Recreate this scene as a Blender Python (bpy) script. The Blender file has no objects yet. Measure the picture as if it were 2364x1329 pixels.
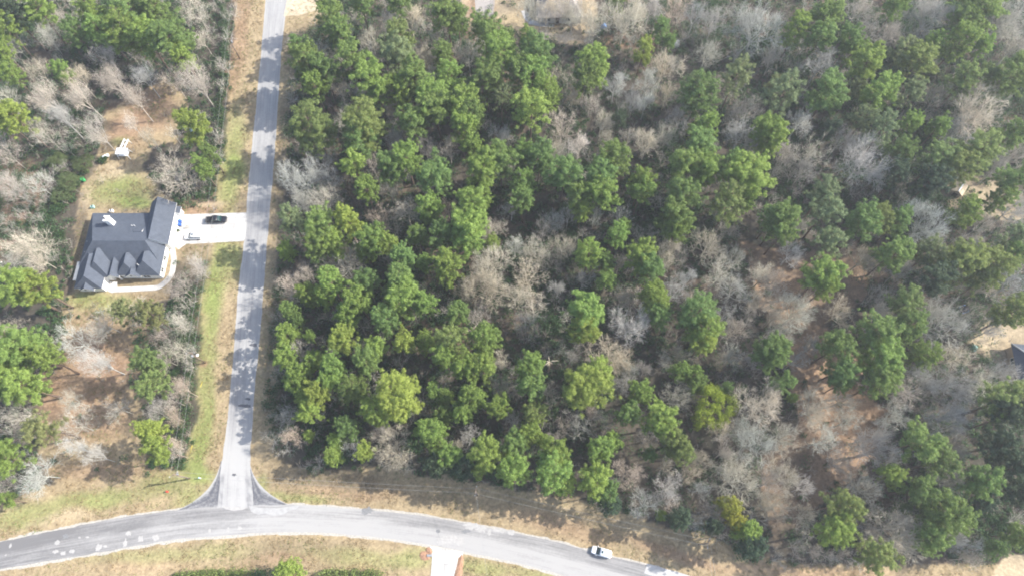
import bpy, bmesh, math, random
import numpy as np
from mathutils import Vector, Matrix
R = math.radians
# ------------------------------------------------------------------ camera, sky, sun, exposure
S = bpy.context.scene
H, TH, F = 170.0, R(22), 1576.0          # drone height (m), tilt off straight-down, focal length in photo pixels
cam = bpy.data.cameras.new("Camera"); camo = bpy.data.objects.new("Camera", cam)
S.collection.objects.link(camo); S.camera = camo
camo.location = (0, 0, H); camo.rotation_euler = (TH, 0, 0)
cam.sensor_width = 36; cam.lens = 36*F/2364; cam.clip_end = 8000; cam.clip_start = 1
W = bpy.data.worlds.new("World"); S.world = W; W.use_nodes = True
SUN_EL, SUN_AZ = 39.0, 10.5              # azimuth counted from +x towards +y
sky = W.node_tree.nodes.new("ShaderNodeTexSky"); sky.sky_type = 'NISHITA'; sky.sun_disc = False
sky.sun_elevation = R(SUN_EL); sky.sun_rotation = R(90-SUN_AZ); sky.dust_density = 2.0; sky.air_density = 1.0
bg = W.node_tree.nodes["Background"]; bg.inputs[1].default_value = 0.15
W.node_tree.links.new(sky.outputs[0], bg.inputs[0])
sl = bpy.data.lights.new("Sun", 'SUN'); sl.energy = 3.9; sl.angle = R(0.5); sl.color = (1, 0.96, 0.895)
slo = bpy.data.objects.new("Sun", sl); S.collection.objects.link(slo)
sd = Vector((math.cos(R(SUN_EL))*math.cos(R(SUN_AZ)), math.cos(R(SUN_EL))*math.sin(R(SUN_AZ)), math.sin(R(SUN_EL))))
slo.rotation_euler = (-sd).to_track_quat('-Z', 'Y').to_euler()
S.view_settings.view_transform = 'Standard'; S.view_settings.look = 'None'
S.view_settings.exposure = 1.2; S.view_settings.gamma = 1.0
S.render.engine = 'CYCLES'
S.cycles.max_bounces = 6; S.cycles.diffuse_bounces = 3; S.cycles.glossy_bounces = 2; S.cycles.transmission_bounces = 3
S.cycles.filter_width = 1.9
rnd = random.Random(7); NR = np.random.default_rng(11)
_c, _s = math.cos(TH), math.sin(TH)

def P(px, py, z=0.0):
    """photo pixel -> real point at height z (a survey of the photograph)"""
    u = px-1182.0; v = 664.5-py
    d = (u, v*_c+F*_s, v*_s-F*_c); k = (z-H)/d[2]
    return Vector((d[0]*k, d[1]*k, z))
def P2(px, py): p = P(px, py); return (p.x, p.y)
def G2P(x, y, z=0.0):
    x = np.asarray(x, float); y = np.asarray(y, float); w = z-H
    v = y*_c+w*_s; dep = y*_s-w*_c
    return 1182+F*x/dep, 664.5-F*v/dep
def depth(p): return p.y*_s-(p.z-H)*_c

# ------------------------------------------------------------------ object helpers
def link(o): S.collection.objects.link(o); return o
def tag(o, label=None, cat=None, group=None, kind=None):
    if label: o['label'] = label
    if cat: o['category'] = cat
    if group: o['group'] = group
    if kind: o['kind'] = kind
    return o
def empty(name, loc=(0, 0, 0), rz=0.0):
    o = bpy.data.objects.new(name, None); o.location = loc; o.rotation_euler = (0, 0, rz); o.empty_display_size = .3
    return link(o)
def npmesh(name, V, faces, mats, mi=None, smooth=False):
    """faces: list of int arrays (n,k)"""
    me = bpy.data.meshes.new(name); V = np.asarray(V, np.float32).reshape(-1, 3)
    me.vertices.add(len(V)); me.vertices.foreach_set("co", V.ravel())
    loops = np.concatenate([f.ravel() for f in faces]).astype(np.int32)
    tot = np.concatenate([np.full(len(f), f.shape[1], np.int32) for f in faces])
    st = np.concatenate([[0], np.cumsum(tot)[:-1]]).astype(np.int32)
    me.loops.add(len(loops)); me.loops.foreach_set("vertex_index", loops)
    me.polygons.add(len(tot)); me.polygons.foreach_set("loop_start", st); me.polygons.foreach_set("loop_total", tot)
    if mi is not None: me.polygons.foreach_set("material_index", np.asarray(mi, np.int32))
    if smooth: me.polygons.foreach_set("use_smooth", np.ones(len(tot), bool))
    for m in mats: me.materials.append(m)
    me.update(calc_edges=True); me.validate()
    return me
def mobj(name, me, parent=None): 
    o = bpy.data.objects.new(name, me)
    if parent: o.parent = parent
    return link(o)
class MB:
    """collects shapes for ONE mesh object"""
    def __init__(s): s.bm = bmesh.new()
    def box(s, lo, hi, mat=0, rz=0, piv=None):
        x0, y0, z0 = lo; x1, y1, z1 = hi
        vs = [s.bm.verts.new(c) for c in ((x0,y0,z0),(x1,y0,z0),(x1,y1,z0),(x0,y1,z0),(x0,y0,z1),(x1,y0,z1),(x1,y1,z1),(x0,y1,z1))]
        if rz:
            pv = Vector(piv) if piv else Vector(((x0+x1)/2, (y0+y1)/2, 0)); m = Matrix.Rotation(rz, 3, 'Z')
            for v in vs: v.co = m @ (v.co-pv)+pv
        for q in ((3,2,1,0),(4,5,6,7),(0,1,5,4),(1,2,6,5),(2,3,7,6),(3,0,4,7)):
            s.bm.faces.new([vs[i] for i in q]).material_index = mat
        return s
    def poly(s, pts, mat=0):
        f = s.bm.faces.new([s.bm.verts.new(p) for p in pts]); f.material_index = mat; return s
    def tube(s, pts, rad, n=8, mat=0, cap=True):
        pts = [Vector(p) for p in pts]; rads = rad if isinstance(rad, (list, tuple)) else [rad]*len(pts); rings = []
        for i, p in enumerate(pts):
            d = (pts[min(i+1, len(pts)-1)]-pts[max(i-1, 0)]).normalized()
            a = d.orthogonal().normalized() if i == 0 else (a-d*a.dot(d)).normalized()
            b = d.cross(a)
            rings.append([s.bm.verts.new(p+(a*math.cos(2*math.pi*k/n)+b*math.sin(2*math.pi*k/n))*rads[i]) for k in range(n)])
        for r0, r1 in zip(rings, rings[1:]):
            for k in range(n):
                f = s.bm.faces.new((r0[k], r0[(k+1)%n], r1[(k+1)%n], r1[k])); f.material_index = mat; f.smooth = n > 5
        if cap:
            s.bm.faces.new(rings[0][::-1]).material_index = mat; s.bm.faces.new(rings[-1]).material_index = mat
        return s
    def loft(s, secs, n=16, e=4.0, mat=0):
        """secs: (x, half width, z bottom, z top); superellipse sections"""
        rings = []
        for x, w, z0, z1 in secs:
            r = []
            for k in range(n):
                t = 2*math.pi*(k+.5)/n; c, q = math.cos(t), math.sin(t)
                r.append(s.bm.verts.new((x, w*math.copysign(abs(c)**(2/e), c), (z0+z1)/2+(z1-z0)/2*math.copysign(abs(q)**(2/e), q))))
            rings.append(r)
        for r0, r1 in zip(rings, rings[1:]):
            for k in range(n):
                f = s.bm.faces.new((r0[k], r0[(k+1)%n], r1[(k+1)%n], r1[k])); f.material_index = mat; f.smooth = True
        s.bm.faces.new(rings[0][::-1]).material_index = mat; s.bm.faces.new(rings[-1]).material_index = mat
        return s
    def build(s, name, mats, parent=None, loc=None, bevel=0):
        bmesh.ops.recalc_face_normals(s.bm, faces=s.bm.faces)
        me = bpy.data.meshes.new(name); s.bm.to_mesh(me); s.bm.free()
        for m in (mats if isinstance(mats, (list, tuple)) else [mats]): me.materials.append(m)
        o = bpy.data.objects.new(name, me)
        if parent: o.parent = parent
        if loc is not None: o.location = loc
        if bevel:
            b = o.modifiers.new("bevel", 'BEVEL'); b.width = bevel; b.segments = 2; b.limit_method = 'ANGLE'
        return link(o)

# ------------------------------------------------------------------ materials
def mat(name, col, rough=.8, var=0.0, scale=3.0, metal=0.0, spec=0.3, bump=0.0):
    m = bpy.data.materials.new(name); m.use_nodes = True; nt = m.node_tree; b = nt.nodes["Principled BSDF"]
    b.inputs["Roughness"].default_value = rough; b.inputs["Metallic"].default_value = metal
    b.inputs["Specular IOR Level"].default_value = spec; b.inputs["Base Color"].default_value = (*col, 1)
    if var or bump:
        tc = nt.nodes.new("ShaderNodeTexCoord"); no = nt.nodes.new("ShaderNodeTexNoise")
        no.inputs["Scale"].default_value = scale; no.inputs["Detail"].default_value = 6; nt.links.new(tc.outputs["Object"], no.inputs["Vector"])
    if var:
        mr = nt.nodes.new("ShaderNodeMapRange"); mr.inputs[1].default_value = .3; mr.inputs[2].default_value = .7
        mr.inputs[3].default_value = 1-var; mr.inputs[4].default_value = 1+var
        nt.links.new(no.outputs["Fac"], mr.inputs[0])
        mx = nt.nodes.new("ShaderNodeVectorMath"); mx.operation = 'SCALE'; mx.inputs[0].default_value = col
        nt.links.new(mr.outputs[0], mx.inputs["Scale"]); nt.links.new(mx.outputs[0], b.inputs["Base Color"])
    if bump:
        bp = nt.nodes.new("ShaderNodeBump"); bp.inputs["Strength"].default_value = bump; bp.inputs["Distance"].default_value = .05
        nt.links.new(no.outputs["Fac"], bp.inputs["Height"]); nt.links.new(bp.outputs[0], b.inputs["Normal"])
    return m
def leaf_mat(name, col, trans=.35, var=.35, use_obj=True, rough=.6):
    """colour = the tree's own colour (object colour) x a random factor per leaf"""
    m = bpy.data.materials.new(name); m.use_nodes = True; nt = m.node_tree; N = nt.nodes; L = nt.links
    b = N["Principled BSDF"]; out = N["Material Output"]; b.inputs["Roughness"].default_value = rough; b.inputs["Specular IOR Level"].default_value = .25
    geo = N.new("ShaderNodeNewGeometry"); mr = N.new("ShaderNodeMapRange"); mr.inputs[3].default_value = 1-var; mr.inputs[4].default_value = 1+var
    L.new(geo.outputs["Random Per Island"], mr.inputs[0])
    sc = N.new("ShaderNodeVectorMath"); sc.operation = 'SCALE'; L.new(mr.outputs[0], sc.inputs["Scale"])
    if use_obj:
        oi = N.new("ShaderNodeObjectInfo"); L.new(oi.outputs["Color"], sc.inputs[0])
    else: sc.inputs[0].default_value = col
    L.new(sc.outputs[0], b.inputs["Base Color"])
    if trans:
        tr = N.new("ShaderNodeBsdfTranslucent"); L.new(sc.outputs[0], tr.inputs[0]); ms = N.new("ShaderNodeMixShader"); ms.inputs[0].default_value = trans
        L.new(b.outputs[0], ms.inputs[1]); L.new(tr.outputs[0], ms.inputs[2]); L.new(ms.outputs[0], out.inputs[0])
    return m
M = dict(
    needle=leaf_mat("pine_needles", (.1, .15, .03), trans=.4), twig=leaf_mat("bare_twigs", (.3, .26, .22), trans=0, var=.25, rough=.9),
    bark=mat("pine_bark", (.16, .115, .085), .95, .3, 6), shrubleaf=leaf_mat("evergreen_shrub_leaves", (.07, .13, .05), var=.5, use_obj=False),
    vine=leaf_mat("hedge_leaves", (.06, .11, .035), var=.5, use_obj=False), brush=leaf_mat("brush_twigs", (.36, .32, .265), trans=0, var=.35, use_obj=False, rough=.9),
    sapling=leaf_mat("sapling_twigs", (.55, .51, .44), trans=0, var=.2, use_obj=False, rough=.9),
    drystem=leaf_mat("dry_grass_blades", (.33, .25, .14), trans=.2, var=.35, use_obj=False, rough=.9),
    greengrass=leaf_mat("green_grass_blades", (.2, .25, .075), trans=.3, var=.35, use_obj=False, rough=.9),
    roof=None, white=mat("white_siding", (.8, .79, .76), .7, .05, 2), trim=mat("white_trim", (.82, .82, .8), .6),
    brick=mat("pale_painted_brick", (.66, .64, .6), .85, .1, 8), glass=mat("window_glass", (.02, .035, .04), .06, spec=.6), dark=mat("dark_vent", (.03, .03, .03), .7),
    concrete=mat("pale_concrete", (.62, .6, .56), .9, .1, .6, bump=.05), beige=mat("beige_caliche", (.5, .41, .29), .95, .16, .8), tan=mat("tan_siding", (.33, .27, .21), .85, .12, 2),
    carwhite=mat("white_car_paint", (.8, .81, .81), .25, spec=.6), carblack=mat("black_car_paint", (.012, .013, .017), .22, spec=.6),
    carglass=mat("car_glass", (.015, .045, .045), .05, spec=.8), tyre=mat("tyre_rubber", (.02, .02, .02), .9), rim=mat("wheel_rim", (.45, .45, .46), .35, metal=.8),
    lamp=mat("headlight_lens", (.7, .72, .75), .15), red=mat("tail_light", (.35, .01, .01), .3), black=mat("black_plastic", (.02, .02, .022), .6),
    bin=mat("blue_plastic", (.04, .13, .48), .5), green=mat("green_plastic", (.05, .42, .13), .5), wood=mat("weathered_pole_wood", (.22, .17, .125), .9, .25, 4), grey=mat("grey_metal", (.38, .39, .4), .45, metal=.4),
    porcelain=mat("insulator_porcelain", (.62, .62, .6), .3), wire=mat("weathered_wire", (.3, .3, .29), .6), hydrant=mat("hydrant_red", (.55, .06, .04), .5),
    yellow=mat("yellow_plastic", (.75, .55, .04), .5), vinyl=mat("white_vinyl", (.82, .84, .84), .5), cyan=mat("pale_teal_plastic", (.35, .6, .55), .5), blue=mat("blue_tarp", (.15, .3, .6), .5),
    clay=mat("orange_clay", (.34, .2, .125), .95, .3, 2.5, bump=.8), patch=mat("white_road_patch", (.38, .365, .345), .9, .12, 2), tar=mat("dark_road_patch", (.11, .11, .12), .9, .2, 3),
    mud=mat("grey_road_patch", (.2, .2, .2), .9, .2, 3), deck=mat("grey_boards", (.32, .29, .265), .9, .12, 3), door=mat("dark_door", (.06, .04, .03), .5),
)
def slab_mat():
    m = bpy.data.materials.new("jointed_concrete"); m.use_nodes = True; nt = m.node_tree; N = nt.nodes; L = nt.links; b = N["Principled BSDF"]
    geo = N.new("ShaderNodeNewGeometry"); br = N.new("ShaderNodeTexBrick"); br.offset = 0; br.inputs["Scale"].default_value = 1; br.inputs["Brick Width"].default_value = 3.1; br.inputs["Row Height"].default_value = 3.1; br.inputs["Mortar Size"].default_value = .05
    br.inputs["Color1"].default_value = (.56, .54, .5, 1); br.inputs["Color2"].default_value = (.5, .48, .45, 1); br.inputs["Mortar"].default_value = (.34, .325, .3, 1); L.new(geo.outputs["Position"], br.inputs["Vector"])
    f = None
    for sc_, lo in ((.35, .78), (2.4, .86)):
        no = N.new("ShaderNodeTexNoise"); no.inputs["Scale"].default_value = sc_; no.inputs["Detail"].default_value = 8; L.new(geo.outputs["Position"], no.inputs["Vector"])
        mr = N.new("ShaderNodeMapRange"); mr.inputs[1].default_value = .3; mr.inputs[2].default_value = .55; mr.inputs[3].default_value = lo; mr.inputs[4].default_value = 1.0; L.new(no.outputs["Fac"], mr.inputs[0])
        sc = N.new("ShaderNodeVectorMath"); sc.operation = 'SCALE'; L.new(f or br.outputs["Color"], sc.inputs[0]); L.new(mr.outputs[0], sc.inputs["Scale"]); f = sc.outputs[0]
    L.new(f, b.inputs["Base Color"]); b.inputs["Roughness"].default_value = .9; return m
M['concrete'] = slab_mat()
def roof_mat(name, a, b_, sx=1.0):
    m = bpy.data.materials.new(name); m.use_nodes = True; nt = m.node_tree; N = nt.nodes; L = nt.links; b = N["Principled BSDF"]
    tc = N.new("ShaderNodeTexCoord"); br = N.new("ShaderNodeTexBrick"); br.inputs["Scale"].default_value = 1.0
    br.inputs["Brick Width"].default_value = .33*sx; br.inputs["Row Height"].default_value = .15*sx; br.inputs["Mortar Size"].default_value = .012
    br.inputs["Color1"].default_value = (*a, 1); br.inputs["Color2"].default_value = (*b_, 1); br.inputs["Mortar"].default_value = (a[0]*.5, a[1]*.5, a[2]*.5, 1)
    L.new(tc.outputs["Object"], br.inputs["Vector"])
    no = N.new("ShaderNodeTexNoise"); no.inputs["Scale"].default_value = .9; no.inputs["Detail"].default_value = 7; L.new(tc.outputs["Object"], no.inputs["Vector"])
    mr = N.new("ShaderNodeMapRange"); mr.inputs[3].default_value = .72; mr.inputs[4].default_value = 1.3; L.new(no.outputs["Fac"], mr.inputs[0])
    sc = N.new("ShaderNodeVectorMath"); sc.operation = 'SCALE'; L.new(br.outputs["Color"], sc.inputs[0]); L.new(mr.outputs[0], sc.inputs["Scale"])
    L.new(sc.outputs[0], b.inputs["Base Color"]); b.inputs["Roughness"].default_value = .85; b.inputs["Specular IOR Level"].default_value = .3
    return m
M['roof'] = roof_mat("charcoal_shingles", (.072, .085, .109), (.092, .106, .132))
M['roof2'] = roof_mat("brown_grey_shingles", (.28, .25, .225), (.33, .3, .275)); M['roof3'] = roof_mat("slate_blue_shingles", (.07, .085, .11), (.09, .105, .13))

# ------------------------------------------------------------------ plan of the place (survey outlines in photo pixels -> ground)
ROAD_L = [(622,-60),(613,0),(605,102),(595,203),(583,330),(573,430),(564,555),(555,625),(548,690),(542,780),(534,870),(525,975),(515,1040),(508,1090),(503,1168)]
ROAD_R = [(672,-60),(663,0),(651,102),(644,203),(636,330),(628,430),(617,555),(612,625),(607,690),(600,780),(590,870),(583,975),(577,1040),(578,1090),(586,1168)]
MAIN_T = [(-400,1318),(-200,1284),(0,1250),(148,1219),(311,1188),(408,1176),(520,1166),(686,1163),(824,1174),(911,1181),(990,1191),(1083,1208),(1200,1231),(1269,1245),(1352,1267),(1414,1286),(1494,1302),(1580,1328),(1720,1372),(1900,1430)]
MAIN_B = [(-400,1384),(-200,1348),(0,1312),(86,1298),(173,1284),(287,1264),(414,1243),(518,1236),(600,1229),(738,1227),(842,1236),(928,1247),(990,1255),(1070,1272),(1200,1299),(1304,1328),(1400,1356),(1540,1400),(1700,1450)]
def inside(poly, x, y):
    x = np.asarray(x, float); y = np.asarray(y, float); r = np.zeros(x.shape, bool); n = len(poly)
    for i in range(n):
        x0, y0 = poly[i]; x1, y1 = poly[(i+1) % n]
        if y0 == y1: continue
        r ^= ((y0 > y) != (y1 > y)) & (x < (x1-x0)*(y-y0)/(y1-y0)+x0)
    return r
def vnoise(x, y, sc, seed):
    """smooth value noise 0..1"""
    g = np.random.default_rng(seed).random((256, 256)); x = np.asarray(x)/sc+1000; y = np.asarray(y)/sc+1000
    xi = np.floor(x).astype(int); yi = np.floor(y).astype(int); fx = x-xi; fy = y-yi; fx = fx*fx*(3-2*fx); fy = fy*fy*(3-2*fy)
    q = lambda a, b: g[a % 256, b % 256]
    return (q(xi, yi)*(1-fx)+q(xi+1, yi)*fx)*(1-fy)+(q(xi, yi+1)*(1-fx)+q(xi+1, yi+1)*fx)*fy
def fnoise(x, y, sc, seed): return (vnoise(x, y, sc, seed)+.5*vnoise(x, y, sc/2.1, seed+1)+.25*vnoise(x, y, sc/4.3, seed+2)+.125*vnoise(x, y, sc/9, seed+3))/1.875
OPEN = [(545,-90),(540,60),(530,230),(507,430),(482,600),(466,690),(462,830),(446,1000),(430,1075),(370,1095),(150,1115),(60,1125),(0,1160),(-400,1260),(-400,1700),(2700,1700),(2700,1260),
        (2250,1300),(1870,1300),(1718,1290),(1684,1246),(1545,1219),(1442,1182),(1321,1146),(1200,1130),(1050,1098),(900,1085),(700,1085),(640,1060),(622,960),(630,800),(634,700),(650,520),(655,450),(668,250),(690,90),(770,40),(760,-90)]
YARD = [(190,430),(225,385),(235,345),(235,270),(290,230),(380,185),(440,230),(410,330),(345,330),(335,385),(365,440),(430,478),(560,470),(570,565),(500,600),(405,600),(405,640),(395,690),(330,700),(300,760),(335,830),(300,900),(340,960),(330,1040),(400,1090),(150,1125),(90,1080),(90,1000),(105,900),(140,840),(150,760),(140,720),(160,690),(165,620),(178,520)]
CLEAR = [(1085,-90),(1060,20),(1080,50),(1150,72),(1250,95),(1330,106),(1375,88),(1385,-90)]
SHED = [(2170,430),(2230,395),(2330,420),(2364,450),(2364,520),(2280,500),(2190,480)]
BACKYARD = [(2230,790),(2290,740),(2420,690),(2500,900),(2340,930),(2290,830)]
THIN = [(1700,545),(1840,590),(1985,555),(2000,690),(1900,760),(2010,830),(1960,900),(2070,950),(2010,1060),(1860,1200),(1780,1270),(1750,1060),(1840,980),(1810,760),(1750,700)]
GRAVEL = [(2285,1340),(2300,1298),(2325,1276),(2364,1282),(2500,1310),(2500,1500),(2270,1500)]
DRIVE = [(404,496),(568,491),(570,500),(566,548),(562,557),(430,564),(412,576),(404,569),(406,530)]
WALK_PTS = [(398,573),(402,600),(398,630),(386,648),(366,664),(305,667),(262,669)]

# ------------------------------------------------------------------ ground: one sheet, colour painted by what grows there
def axis(lo, hi, st, far): return np.concatenate([[-far, -far*.35, lo-120], np.arange(lo, hi+.1, st), [hi+120, far*.35, far]])
GX = axis(-178, 178, .7, 3000.0); GY = axis(-22, 186, .7, 3000.0)
X, Y = np.meshgrid(GX, GY); px, py = G2P(np.clip(X, -180, 180), np.clip(Y, -24, 188))
jx = (fnoise(X, Y, 7, 21)-.5)*34; jy = (fnoise(X, Y, 7, 31)-.5)*26     # ragged borders
qx, qy = px+jx, py+jy
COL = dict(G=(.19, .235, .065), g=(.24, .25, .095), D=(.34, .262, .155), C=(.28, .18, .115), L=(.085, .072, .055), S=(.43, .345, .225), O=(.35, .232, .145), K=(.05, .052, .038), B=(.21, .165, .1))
n1, n2, n3 = fnoise(X, Y, 14, 1), fnoise(X, Y, 4.5, 5), fnoise(X, Y, 1.6, 9)
def mixc(A, b, t): return A+(np.array(COL[b])-A)*np.clip(t, 0, 1)[..., None]
A = np.zeros(X.shape+(3,))+np.array(COL['L'])
A = mixc(A, 'C', (n1-.58)*1.6); A = mixc(A, 'K', (.5-n2)*2.4)
def zone(poly, key, s=1.0, nz=None):
    global A
    t = inside(poly, qx, qy)*s
    if nz is not None: t = t*nz
    A = mixc(A, key, t)
zone(THIN, 'O', .9, np.clip(.35+(n1-.35)*2, 0, 1)); zone(CLEAR, 'S', .75, np.clip(.4+n1, 0, 1)); zone(BACKYARD, 'S', .6); zone(SHED, 'S', .55)
zone(OPEN, 'D', .92); zone(YARD, 'D', .85)
def blob(cx, cy, rx, ry, key, s=1.0, rot=0):
    global A
    c, sn = math.cos(R(rot)), math.sin(R(rot)); dx, dy = qx-cx, qy-cy
    d = ((dx*c+dy*sn)/rx)**2+((-dx*sn+dy*c)/ry)**2
    A = mixc(A, key, s*np.exp(-d*d)*np.clip(.45+n2*1.1, 0, 1))
for b in [(535,390,26,150,'g',.9,5),(540,380,16,40,'G',.6,0),(500,640,28,90,'G',.75,8),(545,600,18,45,'G',.7,0),(520,610,30,60,'g',.8,0),(480,760,22,130,'g',.9,6),(490,700,14,90,'G',.6,6),(470,1000,24,110,'G',.85,10),(475,900,20,90,'g',.8,6),(510,860,13,190,'D',.8,6),(455,1090,50,28,'G',.8,20),
          (230,1150,120,22,'G',.65,-6),(60,1190,90,26,'g',.8,-12),(380,1110,60,30,'G',.6,0),(300,1170,60,16,'D',.7,-5),(140,1195,90,14,'S',.4,-12),(250,1085,140,24,'C',.5,0),(430,1150,40,26,'g',.7,-30),
          (280,440,70,36,'G',.75,0),(310,470,46,14,'G',.8,0),(250,400,46,22,'S',.75,0),(290,300,46,40,'C',.8,0),(280,325,22,9,'G',.5,0),(345,250,60,50,'C',.85,0),(200,460,16,40,'S',.7,10),(470,480,60,22,'C',.8,0),(490,470,40,10,'S',.6,0),
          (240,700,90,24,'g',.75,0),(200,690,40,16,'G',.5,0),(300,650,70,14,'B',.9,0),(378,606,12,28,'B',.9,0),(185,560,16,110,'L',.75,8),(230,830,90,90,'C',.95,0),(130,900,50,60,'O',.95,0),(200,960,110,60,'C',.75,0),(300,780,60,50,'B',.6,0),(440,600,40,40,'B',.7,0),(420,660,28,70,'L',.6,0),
          (400,1280,200,18,'g',.5,-4),(700,1270,150,24,'B',.7,0),(830,1290,130,22,'g',.55,4),(640,1290,100,14,'C',.5,0),(330,1305,90,16,'O',.35,-5),(950,1290,50,24,'g',.6,0),(1120,1310,60,22,'G',.5,10),(1250,1330,90,16,'g',.6,14),
          (680,1150,80,12,'g',.8,5),(770,1110,130,22,'L',.6,3),(640,1070,30,60,'B',.7,0),(640,820,22,260,'B',.75,4),(655,400,20,200,'L',.6,4),(690,120,30,70,'B',.7,0),(800,1140,170,14,'C',.45,2),(1000,1150,130,20,'B',.5,6),(1300,1215,150,24,'C',.5,14),(1500,1265,150,20,'B',.5,16),(1560,1280,120,14,'C',.6,16),(1850,1318,200,18,'O',.6,2),(605,1120,16,30,'g',.8,0),(630,940,10,190,'D',.7,4),
          (470,838,10,8,'C',1.,0),(1110,20,36,34,'C',.9,0),(1195,60,50,26,'D',.9,0),(1290,80,50,10,'S',.9,8),(1440,90,60,18,'O',.9,0),(1500,85,50,22,'O',.6,0),(2150,690,60,20,'C',.7,-20),(2300,780,60,30,'S',.7,-20),(2310,450,60,20,'S',.6,0),(560,30,20,120,'C',.7,0),(540,150,20,80,'C',.6,0),(40,440,60,80,'C',.7,0),(20,560,40,60,'C',.6,0),(1225,540,120,12,'K',.5,0)]: blob(*b)
zone(GRAVEL, 'S', .95)
A *= (.8+.4*n3)[..., None]*(.88+.24*n2)[..., None]
# gentle dips beside the roads (drainage ditches) would hide under the grass; keep the sheet level where things stand
V = np.stack([X, Y, np.zeros_like(X)], -1).reshape(-1, 3); ny, nx = X.shape
idx = np.arange(nx*ny).reshape(ny, nx); Q = np.stack([idx[:-1, :-1], idx[:-1, 1:], idx[1:, 1:], idx[1:, :-1]], -1).reshape(-1, 4)
def ground_mat():
    m = bpy.data.materials.new("grass_and_leaf_litter"); m.use_nodes = True; nt = m.node_tree; N = nt.nodes; L = nt.links; b = N["Principled BSDF"]
    at = N.new("ShaderNodeAttribute"); at.attribute_name = "growth"; geo = N.new("ShaderNodeNewGeometry")
    no = N.new("ShaderNodeTexNoise"); no.inputs["Scale"].default_value = 1.3; no.inputs["Detail"].default_value = 9; no.inputs["Roughness"].default_value = .75; L.new(geo.outputs["Position"], no.inputs["Vector"])
    vo = N.new("ShaderNodeTexVoronoi"); vo.inputs["Scale"].default_value = 2.2; L.new(geo.outputs["Position"], vo.inputs["Vector"])
    mr = N.new("ShaderNodeMapRange"); mr.inputs[1].default_value = .28; mr.inputs[2].default_value = .72; mr.inputs[3].default_value = .62; mr.inputs[4].default_value = 1.38; L.new(no.outputs["Fac"], mr.inputs[0])
    m2 = N.new("ShaderNodeMapRange"); m2.inputs[3].default_value = .85; m2.inputs[4].default_value = 1.15; L.new(vo.outputs["Color"], m2.inputs[0])
    mu = N.new("ShaderNodeMath"); mu.operation = 'MULTIPLY'; L.new(mr.outputs[0], mu.inputs[0]); L.new(m2.outputs[0], mu.inputs[1])
    sc = N.new("ShaderNodeVectorMath"); sc.operation = 'SCALE'; L.new(at.outputs["Color"], sc.inputs[0]); L.new(mu.outputs[0], sc.inputs["Scale"]); L.new(sc.outputs[0], b.inputs["Base Color"])
    bp = N.new("ShaderNodeBump"); bp.inputs["Strength"].default_value = .6; bp.inputs["Distance"].default_value = .12; L.new(no.outputs["Fac"], bp.inputs["Height"]); L.new(bp.outputs[0], b.inputs["Normal"])
    b.inputs["Roughness"].default_value = .95; b.inputs["Specular IOR Level"].default_value = .1
    return m
gme = npmesh("ground", V, [Q], [ground_mat()], smooth=True)
ca = gme.attributes.new("growth", 'FLOAT_COLOR', 'POINT'); ca.data.foreach_set("color", np.concatenate([A.reshape(-1, 3), np.ones((nx*ny, 1))], 1).astype(np.float32).ravel())
tag(mobj("ground", gme), kind="structure")

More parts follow.
